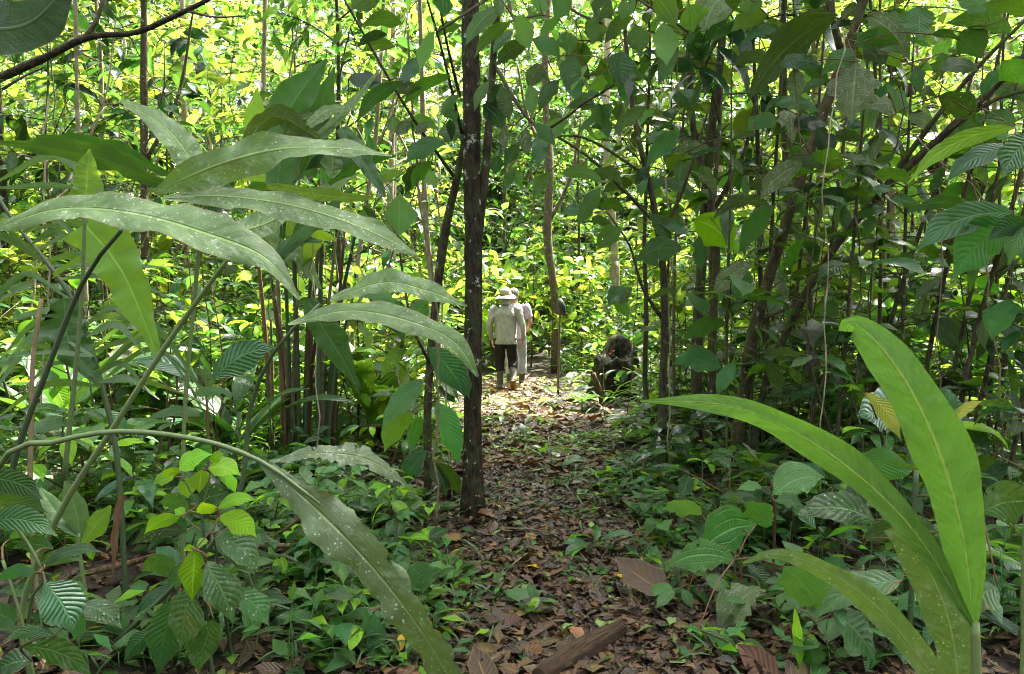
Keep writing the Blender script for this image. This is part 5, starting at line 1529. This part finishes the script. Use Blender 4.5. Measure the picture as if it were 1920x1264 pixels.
# bladed plants catching the sun round the clearing
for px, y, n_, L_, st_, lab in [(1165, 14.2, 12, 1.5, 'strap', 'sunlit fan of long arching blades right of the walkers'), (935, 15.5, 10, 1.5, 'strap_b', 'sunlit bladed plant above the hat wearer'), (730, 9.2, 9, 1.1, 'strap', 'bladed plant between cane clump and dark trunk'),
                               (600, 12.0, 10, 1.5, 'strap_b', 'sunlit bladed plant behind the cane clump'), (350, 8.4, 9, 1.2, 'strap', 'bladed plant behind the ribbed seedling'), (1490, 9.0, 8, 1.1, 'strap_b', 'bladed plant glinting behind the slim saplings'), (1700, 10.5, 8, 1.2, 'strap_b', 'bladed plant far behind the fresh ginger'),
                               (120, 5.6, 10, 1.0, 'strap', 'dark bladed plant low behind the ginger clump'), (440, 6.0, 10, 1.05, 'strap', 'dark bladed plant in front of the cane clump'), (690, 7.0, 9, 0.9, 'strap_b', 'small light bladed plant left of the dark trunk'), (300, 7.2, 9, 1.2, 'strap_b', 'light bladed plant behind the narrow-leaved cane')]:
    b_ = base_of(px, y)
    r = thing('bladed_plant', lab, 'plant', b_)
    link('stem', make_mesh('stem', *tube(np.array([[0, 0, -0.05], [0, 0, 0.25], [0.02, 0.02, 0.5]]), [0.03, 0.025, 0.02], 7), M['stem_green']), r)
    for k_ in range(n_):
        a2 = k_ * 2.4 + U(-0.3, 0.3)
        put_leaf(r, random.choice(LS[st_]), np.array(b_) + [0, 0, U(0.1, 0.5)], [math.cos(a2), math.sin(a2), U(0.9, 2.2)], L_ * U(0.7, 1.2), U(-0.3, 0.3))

# ---- clearing: pole with a dark glove, stump, short post, lichened tree behind the walkers
pb = base_of(1047, 11.4)
po = thing('upright_pole', 'thin upright wooden pole with a black bag on top beside the walkers', 'pole', pb)
stem(po, [(1046, px_of(pb)[1] + 2, 11.4), (1048, 660, 11.4), (1050, 566, 11.4)], [2.4, 2.2, 2.0], 'stem_dry', 10, 6, 'shaft', 0.05)
V, F, UV = tube(np.array([[0, 0, 0.10], [0.0, 0, 0.085], [0.01, 0, 0.03], [0.02, 0, -0.03], [0.045, 0, -0.09], [0.06, 0, -0.15], [0.06, 0, -0.17]]), [0.004, 0.035, 0.06, 0.062, 0.05, 0.03, 0.004], 9, 0.18)
bo = link('bag', make_mesh('bag', V, F, UV, plainmat('black_plastic', (0.012, 0.012, 0.014), (0.03, 0.03, 0.034), 20, 0.35, 0.5, spec=0.6)), po)
bo.location = Vector(P(1050, 572, 11.4)) - po.location
sb = base_of(1155, 10.9)
so = thing('rotten_stump', 'dark rotten tree stump overgrown with small plants right of the path', 'stump', sb)
n_, m_ = 14, 26
ang = np.linspace(0, 2 * math.pi, m_, endpoint=False)
jag = 0.62 + 0.34 * np.clip(np.cos(ang - 1.2), 0, 1) + 0.06 * rs.uniform(-1, 1, m_)
rr = np.linspace(0, 1, n_)
V = np.zeros((n_, m_, 3))
for i, q in enumerate(rr):
    rad = (0.46 - 0.20 * q ** 0.6) * (1 + 0.22 * np.sin(5 * ang + 0.6) * (1 - 0.5 * q) + 0.1 * rs.uniform(-1, 1, m_))
    if i >= n_ - 2:
        rad *= 0.55 if i == n_ - 2 else 0.02
    V[i, :, 0], V[i, :, 1], V[i, :, 2] = rad * np.cos(ang), rad * np.sin(ang), jag * min(1.0, q * 1.15) * (1 if i < n_ - 1 else 0.95) - 0.05
i0 = np.arange(n_ - 1)[:, None] * m_
j0 = np.arange(m_)[None]
Fq = np.stack([i0 + j0, i0 + (j0 + 1) % m_, i0 + m_ + (j0 + 1) % m_, i0 + m_ + j0], -1).reshape(-1, 4)
link('wood', make_mesh('wood', V.reshape(-1, 3), Fq, None, M['wood_rotten'], True), so)
for i in range(48):
    a2 = U(3.0, 6.4)
    put_leaf(so, random.choice(LS['herb']), np.array(so.location) + [0.42 * math.cos(a2), 0.42 * math.sin(a2), U(0.05, 0.45)], [math.cos(a2), math.sin(a2), U(-0.2, 0.5)], U(0.10, 0.18))
red = plainmat('red_petal', (0.55, 0.03, 0.012), (0.75, 0.09, 0.02), 30, 0.5)
fl = thing('red_flower', 'tiny red flower spike beside the rotten stump', 'flower', base_of(1143, 10.9))
stem(fl, [(1146, 765, 10.9), (1145, 700, 10.9), (1146, 655, 10.9)], [1, 0.8, 0.6], 'stem_green', 6, 4)
for (fx, fy) in [(1147, 655), (1145, 665), (1149, 660)]:
    o = link('petal', make_mesh('petal', *leafgeo(0.05, 0.018, 'ell', 4, 1, 0.5, 0.3, 0), red), fl)
    o.location = Vector(P(fx, fy, 10.9)) - fl.location
    o.rotation_euler = (U(0.3, 1.2), 0, U(0, 6))
pt = base_of(1130, 10.3)
pp = thing('short_post', 'short leaning brown post stub in front of the rotten stump', 'post', pt)
stem(pp, [(1132, px_of(pt)[1] + 4, 10.3), (1122, 730, 10.3), (1114, 704, 10.3), (1113, 699, 10.3)], [7, 6, 6.5, 3], 'deadwood', 12, 8, 'stake', 0.14)
woody('lichened_tree', 'crooked lichened pale tree trunk behind the walkers', [(1040, 690, 15.0), (1042, 600, 15.0), (1036, 520, 15.0), (1026, 440, 15.0), (1030, 330, 15.0), (1022, 150, 15.0), (1030, -30, 15.0)], [10, 9, 10, 10, 9, 8, 6], 'bark_lichen',
      [([(1028, 420, 15), (1070, 330, 15), (1090, 220, 15)], [4, 3, 2]), ([(1030, 300, 15), (990, 220, 15), (970, 120, 15)], [4, 3, 2])])
wt = woody('tan_trunk', 'thin tan trunk lit by the sun just left of the dark trunk', [(832, 760, 9.5), (822, 640, 9.5), (806, 500, 9.5), (797, 380, 9.5), (792, 180, 9.5), (786, -40, 9.5)], [6, 6, 6, 5.5, 5, 4], 'bark_pale', [([(800, 420, 9.5), (770, 300, 9.5), (730, 220, 9.5)], [3, 2.5, 2])])
for i, (bx, tx, w_, d_, lab) in enumerate([(285, 275, 10, 9.0, 'dark spotted trunk behind the ginger clump in the upper left'), (508, 502, 6, 11, 'thin pink-tan trunk above the upright cane leaves'), (655, 700, 5, 10, 'thin pale slanting stem between cane clump and dark trunk'),
                                          (1500, 1478, 11, 9.5, 'stout brown trunk seen through the slim saplings'), (1150, 1145, 10, 17, 'pale sunlit trunk far behind the stump'), (170, 150, 5, 8, 'thin mossy stem at the far upper left')]):
    b_ = base_of(bx, d_)
    woody('understory_tree', lab, [(bx, 700, d_), (bx + (tx - bx) * 0.3 + U(-10, 10), 500, d_), (tx + U(-8, 8), 250, d_), (tx + (tx - bx) * 0.5, -60, d_)], [w_, w_ * 0.95, w_ * 0.85, w_ * 0.7], 'bark_lichen' if i in (0, 3) else 'bark_pale',
          [([(tx, 300, d_), (tx + U(30, 60), 180, d_), (tx + U(60, 90), 20, d_)], [w_ * .4, w_ * .3, w_ * .2])])
# ------------------------------------------------------------------ the two walkers
def ctube(pts, rad, n=14, flat=1.0, m=None):
    """closed tube with rounded ends for bodies; rad may hold (rx, ry) pairs"""
    pts = np.asarray(pts, float)
    rad = np.asarray([(r, r * flat) if np.isscalar(r) else r for r in rad], float)
    m = m or max(8, 5 * len(pts))
    c = catmull(pts, m)
    seg = np.concatenate([[0], np.cumsum(np.linalg.norm(np.diff(pts, axis=0), axis=1))])
    s = np.linspace(0, seg[-1], m)
    rx, ry = np.interp(s, seg, rad[:, 0]), np.interp(s, seg, rad[:, 1])
    T = nrm(np.gradient(c, axis=0))
    X = np.tile([1.0, 0, 0], (m, 1))
    X = nrm(X - T * (X * T).sum(1, keepdims=True))
    Y = np.cross(T, X)
    a = np.linspace(0, 2 * math.pi, n, endpoint=False)
    V = (c[:, None] + rx[:, None, None] * np.cos(a)[None, :, None] * X[:, None] + ry[:, None, None] * np.sin(a)[None, :, None] * Y[:, None]).reshape(-1, 3)
    F = []
    for i in range(m - 1):
        for j in range(n):
            F.append((i * n + j, i * n + (j + 1) % n, (i + 1) * n + (j + 1) % n, (i + 1) * n + j))
    F.append(tuple(range(n))[::-1])
    F.append(tuple((m - 1) * n + j for j in range(n)))
    return V, F


def ball(c, r, n=14):
    z = np.cos(np.linspace(0.08, math.pi - 0.08, n))
    pts = np.array([[c[0], c[1], c[2] + r[2] * q] for q in z[::-1]])
    rr = [(r[0] * math.sqrt(max(1e-4, 1 - q * q)), r[1] * math.sqrt(max(1e-4, 1 - q * q))) for q in z[::-1]]
    return ctube(pts, rr, 16, m=n)


def fuse(name, parts, mat, parent, voxel=0.012, smooth=6, wrinkle=0.0, wscale=0.1):
    """joins overlapping closed shapes into one continuous skin"""
    V, F = [], []
    for v, f in parts:
        o = len(V)
        V += [tuple(p) for p in v]
        F += [tuple(i + o for i in q) for q in f]
    me = bpy.data.meshes.new(name)
    me.from_pydata(V, [], F)
    me.update()
    ob = link(name, me, parent)
    md = ob.modifiers.new('r', 'REMESH')
    md.mode = 'VOXEL'
    md.voxel_size = voxel
    md.use_smooth_shade = True
    sm = ob.modifiers.new('s', 'SMOOTH')
    sm.iterations = smooth
    if wrinkle:
        tx = bpy.data.textures.new(name, 'CLOUDS')
        tx.noise_scale = wscale
        dm = ob.modifiers.new('d', 'DISPLACE')
        dm.texture = tx
        dm.strength = wrinkle
        dm.mid_level = 0.5
    dg = bpy.context.evaluated_depsgraph_get()
    new = bpy.data.meshes.new_from_object(ob.evaluated_get(dg))
    ob.modifiers.clear()
    ob.data = new
    new.materials.clear()
    new.materials.append(mat)
    new.polygons.foreach_set('use_smooth', np.ones(len(new.polygons), bool))
    return ob


def clothmat(name, c1, c2, folds=0.7, scale=14.0, rough=0.85):
    T = NT(name)
    tc = T.n('TexCoord').outputs['Object']
    mp = T.n('Mapping')
    T.put(mp.inputs[0], tc)
    mp.inputs['Scale'].default_value = (1.6, 1.0, 0.45)
    g = T.noise(mp.outputs[0], scale, 3.0, 0.5)
    w = T.noise(tc, 160.0, 2.0)
    c = T.mix(T.rng(T.noise(tc, 6.0, 3.0), 0.35, 0.65), c1, c2)
    b = T.bsdf(c, rough, 0.2, T.math('ADD', g, T.math('MULTIPLY', w, 0.05)), folds, 0.05)
    return T.out(b.outputs[0])


skin = plainmat('skin', (0.40, 0.20, 0.13), (0.48, 0.26, 0.18), 30, 0.5, 0.05)


def hand(w, dirv, s):
    """palm, four unequal bent fingers and a thumb hanging from the wrist w; s = -1 left, 1 right"""
    w, dirv = np.asarray(w, float), nrm(dirv)
    fw = np.array([0, 1.0, 0])
    out = [ctube([w, w + dirv * 0.05, w + dirv * 0.095], [(0.018, 0.026), (0.017, 0.040), (0.014, 0.040)], 10)]
    for k, (o, L) in enumerate([(0.030, 0.072), (0.010, 0.082), (-0.010, 0.076), (-0.030, 0.058)]):
        b = w + dirv * 0.085 + fw * o
        out.append(ctube([b, b + dirv * L * 0.5, b + dirv * L * 0.8 - np.array([s, 0, 0]) * 0.022, b + dirv * L * 0.95 - np.array([s, 0, 0]) * 0.045], [0.0095, 0.009, 0.0085, 0.0075], 8))
    b = w + dirv * 0.025 + fw * 0.03
    out.append(ctube([b, b + dirv * 0.03 + fw * 0.025, b + dirv * 0.065 + fw * 0.03 - np.array([s, 0, 0]) * 0.012], [0.012, 0.011, 0.008], 8))
    return out


def foot(ank, fwd, pitch=0.0, r=0.048):
    """foot from the ankle; pitch lifts the heel"""
    ank = np.asarray(ank, float)
    f = np.array([fwd[0], fwd[1], 0.0])
    f = nrm(f)
    dn = np.array([0, 0, -1.0])
    cp, sp_ = math.cos(pitch), math.sin(pitch)
    ff = f * cp + dn * sp_
    dd = dn * cp - f * sp_
    heel = ank + dd * 0.055 - ff * 0.05
    ball_ = ank + dd * 0.062 + ff * 0.12
    toe = ank + dd * 0.064 + ff * 0.19
    return ctube([heel, ank + dd * 0.045 + ff * 0.03, ball_, toe], [(0.036, 0.036), (0.042, 0.045), (0.048, 0.030), (0.036, 0.022)], 12)


def person(label, loc, rz, J, spec):
    root = thing('person', label, 'person', loc)
    root.rotation_euler = (0, 0, rz)
    h = np.array(J['head'])
    body = [ball(h, (0.074, 0.094, 0.112)), ball(h + [0, 0.045, -0.055], (0.052, 0.05, 0.055)), ctube([h + [0, 0.08, -0.0], h + [0, 0.105, -0.025], h + [0, 0.09, -0.04]], [0.010, 0.013, 0.009], 8),
            ctube([J['chest'] + np.array([0, 0, 0.12]), h + [0, -0.005, -0.08]], [0.056, 0.050], 12),
            ctube([J['hip'] + np.array([0, 0, -0.06]), J['hip'] + np.array([0, 0, 0.15]), J['chest'], J['chest'] + np.array([0, 0, 0.13])], [(0.14, 0.095), (0.135, 0.09), (0.165, 0.10), (0.08, 0.06)], 18)]
    for sx in (-1, 1):
        ear = h + [sx * 0.075, -0.005, -0.005]
        body.append(ctube([ear + [0, 0, -0.03], ear + [sx * 0.008, -0.008, 0.0], ear + [0, 0, 0.03]], [(0.008, 0.014), (0.010, 0.020), (0.008, 0.014)], 8))
    shirt = [ctube([J['hip'] + np.array([0, 0, spec['hem']]), J['hip'] + np.array([0, 0, 0.10]), J['chest'] + np.array([0, 0, -0.12]), J['chest'] + np.array([0, -0.005, 0.03]), J['chest'] + np.array([0, 0, 0.115]), J['chest'] + np.array([0, 0.0, 0.165])],
                   [(0.188, 0.150), (0.180, 0.144), (0.178, 0.132), (0.19, 0.128), (0.135, 0.095), (0.062, 0.062)], 28)]
    legs, boots, soles = [], [], []
    for sx, k in ((-1, 'l'), (1, 'r')):
        sh, el, wr = J[k + 'sh'], J[k + 'el'], J[k + 'wr']
        body.append(ctube([sh, el, wr], [0.045, 0.036, 0.026], 12))
        body += hand(wr, np.array(wr) - np.array(el), sx)
        if spec['sleeve'] == 'long':
            e2 = np.array(wr) + (np.array(el) - np.array(wr)) * 0.03
            shirt.append(ctube([np.array(sh) - [sx * 0.06, 0, -0.015], sh, (np.array(sh) + el) / 2, el, (np.array(el) + e2) / 2, e2], [0.06, 0.074, 0.062, 0.052, 0.046, 0.036], 16))
        else:
            e2 = np.array(sh) + (np.array(el) - np.array(sh)) * 0.72
            shirt.append(ctube([np.array(sh) - [sx * 0.06, 0, -0.015], sh, e2], [0.06, 0.074, 0.066], 16))
        hp, kn, an = np.array(J[k + 'hp']), np.array(J[k + 'kn']), np.array(J[k + 'an'])
        body.append(ctube([hp, kn, (kn + an) / 2, an], [0.078, 0.052, 0.048, 0.034], 12))
        body.append(foot(an, J[k + 'ft'], J[k + 'pi']))
        q = spec['cut']
        lo = kn + (an - kn) * q
        legs.append(ctube([hp + [0, 0, 0.02], (hp + kn) / 2, kn, lo], [(0.092, 0.105), (0.090, 0.098), (0.078, 0.082), (0.076, 0.080)], 18))
        bt = kn + (an - kn) * max(0.0, q - 0.12)
        boots.append(ctube([bt, (bt + an) / 2, an, an + [0, 0, -0.02]], [0.064, 0.060, 0.050, 0.045], 14))
        b = foot(an, J[k + 'ft'], J[k + 'pi'])
        c0 = b[0].mean(0)
        boots.append(((b[0] - c0) * 1.22 + c0, b[1]))
        # sole: a flat slab under the foot
        f = nrm(np.array([J[k + 'ft'][0], J[k + 'ft'][1], 0.0]))
        pi = J[k + 'pi']
        ff = f * math.cos(pi) + np.array([0, 0, -1.0]) * math.sin(pi)
        dd = np.array([0, 0, -1.0]) * math.cos(pi) - f * math.sin(pi)
        s0, s1 = an + dd * 0.095 - ff * 0.075, an + dd * 0.095 + ff * 0.205
        soles.append(ctube([s0, s0 + ff * 0.03, (s0 + s1) / 2, s1 - ff * 0.04, s1], [(0.035, 0.014), (0.046, 0.016), (0.046, 0.016), (0.055, 0.016), (0.03, 0.012)], 14))
    legs.append(ctube([J['hip'] + np.array([0, 0, -0.10]), J['hip'] + np.array([0, 0, 0.0]), J['hip'] + np.array([0, 0, 0.12])], [(0.135, 0.105), (0.150, 0.110), (0.140, 0.10)], 22))
    fuse('body', body, skin, root, 0.008, 3)
    fuse('shirt', shirt, spec['shirt'], root, 0.011, 5, 0.022, 0.09)
    fuse('trousers', legs, spec['pants'], root, 0.011, 4, 0.018, 0.08)
    bo = fuse('boots', boots, spec['boot'], root, 0.010, 3)
    sl = fuse('soles', soles, spec['sole'], bo, 0.010, 1)
    return root


shirt1 = clothmat('grey_cotton', (0.40, 0.38, 0.33), (0.47, 0.45, 0.40), 1.0)
trou1 = clothmat('dark_trousers', (0.022, 0.016, 0.018), (0.034, 0.026, 0.028), 0.7)
boot1 = plainmat('grey_rubber_boot', (0.085, 0.072, 0.058), (0.15, 0.13, 0.105), 9, 0.5, 0.2)
sole1 = plainmat('tan_sole', (0.22, 0.13, 0.05), (0.32, 0.2, 0.08), 20, 0.8, 0.3)
J1 = dict(head=(0.0, 0.05, 1.535), chest=np.array([0, 0.0, 1.24]), hip=np.array([0, 0, 0.90]), lsh=(-0.195, 0.0, 1.335), lel=(-0.268, -0.035, 1.07), lwr=(-0.235, 0.05, 0.845), rsh=(0.195, 0.0, 1.335), rel=(0.275, -0.035, 1.07), rwr=(0.285, 0.05, 0.835),
          lhp=(-0.095, 0, 0.86), lkn=(-0.10, 0.035, 0.47), lan=(-0.085, -0.01, 0.098), lft=(-0.05, 1), lpi=0.0, rhp=(0.095, 0, 0.86), rkn=(0.115, 0.04, 0.47), ran=(0.13, -0.16, 0.205), rft=(0.1, 1), rpi=0.85)
z1 = float(gz(-0.105, 12.2))
p1 = person('walker in a wide-brimmed beige hat, grey long-sleeved shirt, dark trousers and boots, seen from behind', (-0.105, 12.2, z1), 0.0, J1, dict(hem=-0.13, sleeve='long', cut=0.40, shirt=shirt1, pants=trou1, boot=boot1, sole=sole1))
p1['label'] = 'person in beige brimmed hat, grey long-sleeved shirt and dark trousers walking away'
# hat: crown, band, brim, neck cloth
hatm = plainmat('hat_cloth', (0.28, 0.23, 0.16), (0.44, 0.38, 0.29), 60, 0.9, 0.3)
hx, hy, hz = 0.0, 0.05, 1.575
hat = link('hat', None, p1)
hat.location = (hx, hy, hz)
hat.rotation_euler = (0.10, -0.06, 0)


def lathe(prf, n=28, wob=0.0):
    a = np.linspace(0, 2 * math.pi, n, endpoint=False)
    V = np.array([[r * math.cos(t_), r * 1.12 * math.sin(t_), z + wob * r * math.sin(3 * t_ + 0.7)] for r, z in prf for t_ in a])
    F = []
    for i in range(len(prf) - 1):
        for j in range(n):
            F.append((i * n + j, i * n + (j + 1) % n, (i + 1) * n + (j + 1) % n, (i + 1) * n + j))
    return V, np.array(F), np.zeros((len(V), 2))


link('crown', make_mesh('crown', *lathe([(0.094, -0.005), (0.096, 0.03), (0.093, 0.07), (0.082, 0.10), (0.055, 0.118), (0.02, 0.125), (0.002, 0.126)]), hatm), hat)
link('brim', make_mesh('brim', *lathe([(0.088, 0.0), (0.12, 0.0), (0.155, -0.022), (0.172, -0.042), (0.173, -0.048), (0.154, -0.029), (0.12, -0.007), (0.088, -0.007)], 32, 0.04), hatm), hat)
link('band', make_mesh('band', *lathe([(0.096, 0.004), (0.099, 0.008), (0.0985, 0.03), (0.096, 0.034)]), plainmat('hat_band', (0.22, 0.18, 0.13), (0.3, 0.25, 0.18), 30)), hat)
fuse('neck_cloth', [ctube([(0, 0.02, 1.56), (0, 0.01, 1.48), (0, 0.0, 1.41)], [(0.088, 0.10), (0.090, 0.095), (0.085, 0.085)], 20)], shirt1, p1, 0.01, 3, 0.01, 0.05)

J2 = dict(head=(-0.03, 0.05, 1.60), chest=np.array([0, 0.0, 1.29]), hip=np.array([0.0, 0, 0.94]), lsh=(-0.19, 0.02, 1.39), lel=(-0.25, 0.0, 1.12), lwr=(-0.23, 0.1, 0.92), rsh=(0.19, 0.0, 1.39), rel=(0.265, -0.02, 1.11), rwr=(0.20, 0.18, 1.0),
          lhp=(-0.095, 0, 0.90), lkn=(-0.10, 0.02, 0.49), lan=(-0.10, -0.03, 0.098), lft=(-0.05, 1), lpi=0.0, rhp=(0.095, 0, 0.90), rkn=(0.11, 0.10, 0.50), ran=(0.10, 0.10, 0.098), rft=(0.1, 1), rpi=0.0)
x2, y2 = 0.06, 12.95
p2 = person('person with short grey hair in a pale lilac t-shirt and light jeans', (x2, y2, float(gz(x2, y2))), -0.12, J2,
            dict(hem=-0.12, sleeve='short', cut=0.72, shirt=clothmat('lilac_cotton', (0.36, 0.30, 0.37), (0.44, 0.37, 0.44), 0.7), pants=clothmat('light_denim', (0.33, 0.37, 0.44), (0.48, 0.51, 0.56), 0.6), boot=boot1, sole=sole1))
p2['label'] = 'person with short grey hair, lilac t-shirt and light jeans half hidden behind the hat wearer'
hm = plainmat('grey_hair', (0.10, 0.085, 0.07), (0.34, 0.32, 0.29), 90, 0.7, 1.0)
hc = np.array(J2['head'])
fuse('hair', [ball(hc + [0, -0.022, 0.028], (0.085, 0.092, 0.098)), ball(hc + [0, -0.045, -0.03], (0.074, 0.062, 0.07)), ball(hc + [0, 0.03, 0.07], (0.07, 0.07, 0.05))], hm, p2, 0.008, 2, 0.02, 0.02)

# ------------------------------------------------------------------ finish labels: look-alikes are told apart by their order in the view
ONES = ['', 'first', 'second', 'third', 'fourth', 'fifth', 'sixth', 'seventh', 'eighth', 'ninth', 'tenth', 'eleventh', 'twelfth', 'thirteenth', 'fourteenth', 'fifteenth', 'sixteenth', 'seventeenth', 'eighteenth', 'nineteenth']
TENS = {2: ('twentieth', 'twenty'), 3: ('thirtieth', 'thirty'), 4: ('fortieth', 'forty'), 5: ('fiftieth', 'fifty'), 6: ('sixtieth', 'sixty'), 7: ('seventieth', 'seventy')}


def ordinal(n):
    if n < 20:
        return ONES[n]
    t_, o_ = divmod(n, 10)
    return TENS[t_][0] if o_ == 0 else TENS[t_][1] + '-' + ONES[o_]


bylab = {}
for o in C.objects:
    if o.parent is None and 'label' in o.keys() and o.get('kind') is None:
        bylab.setdefault(o['label'], []).append(o)
for lab, os_ in bylab.items():
    if 1 < len(os_) < 80:
        os_.sort(key=lambda o: px_of(o.location)[0])
        for i, o in enumerate(os_):
            o['label'] = f'{lab}, {ordinal(i + 1)} from left'
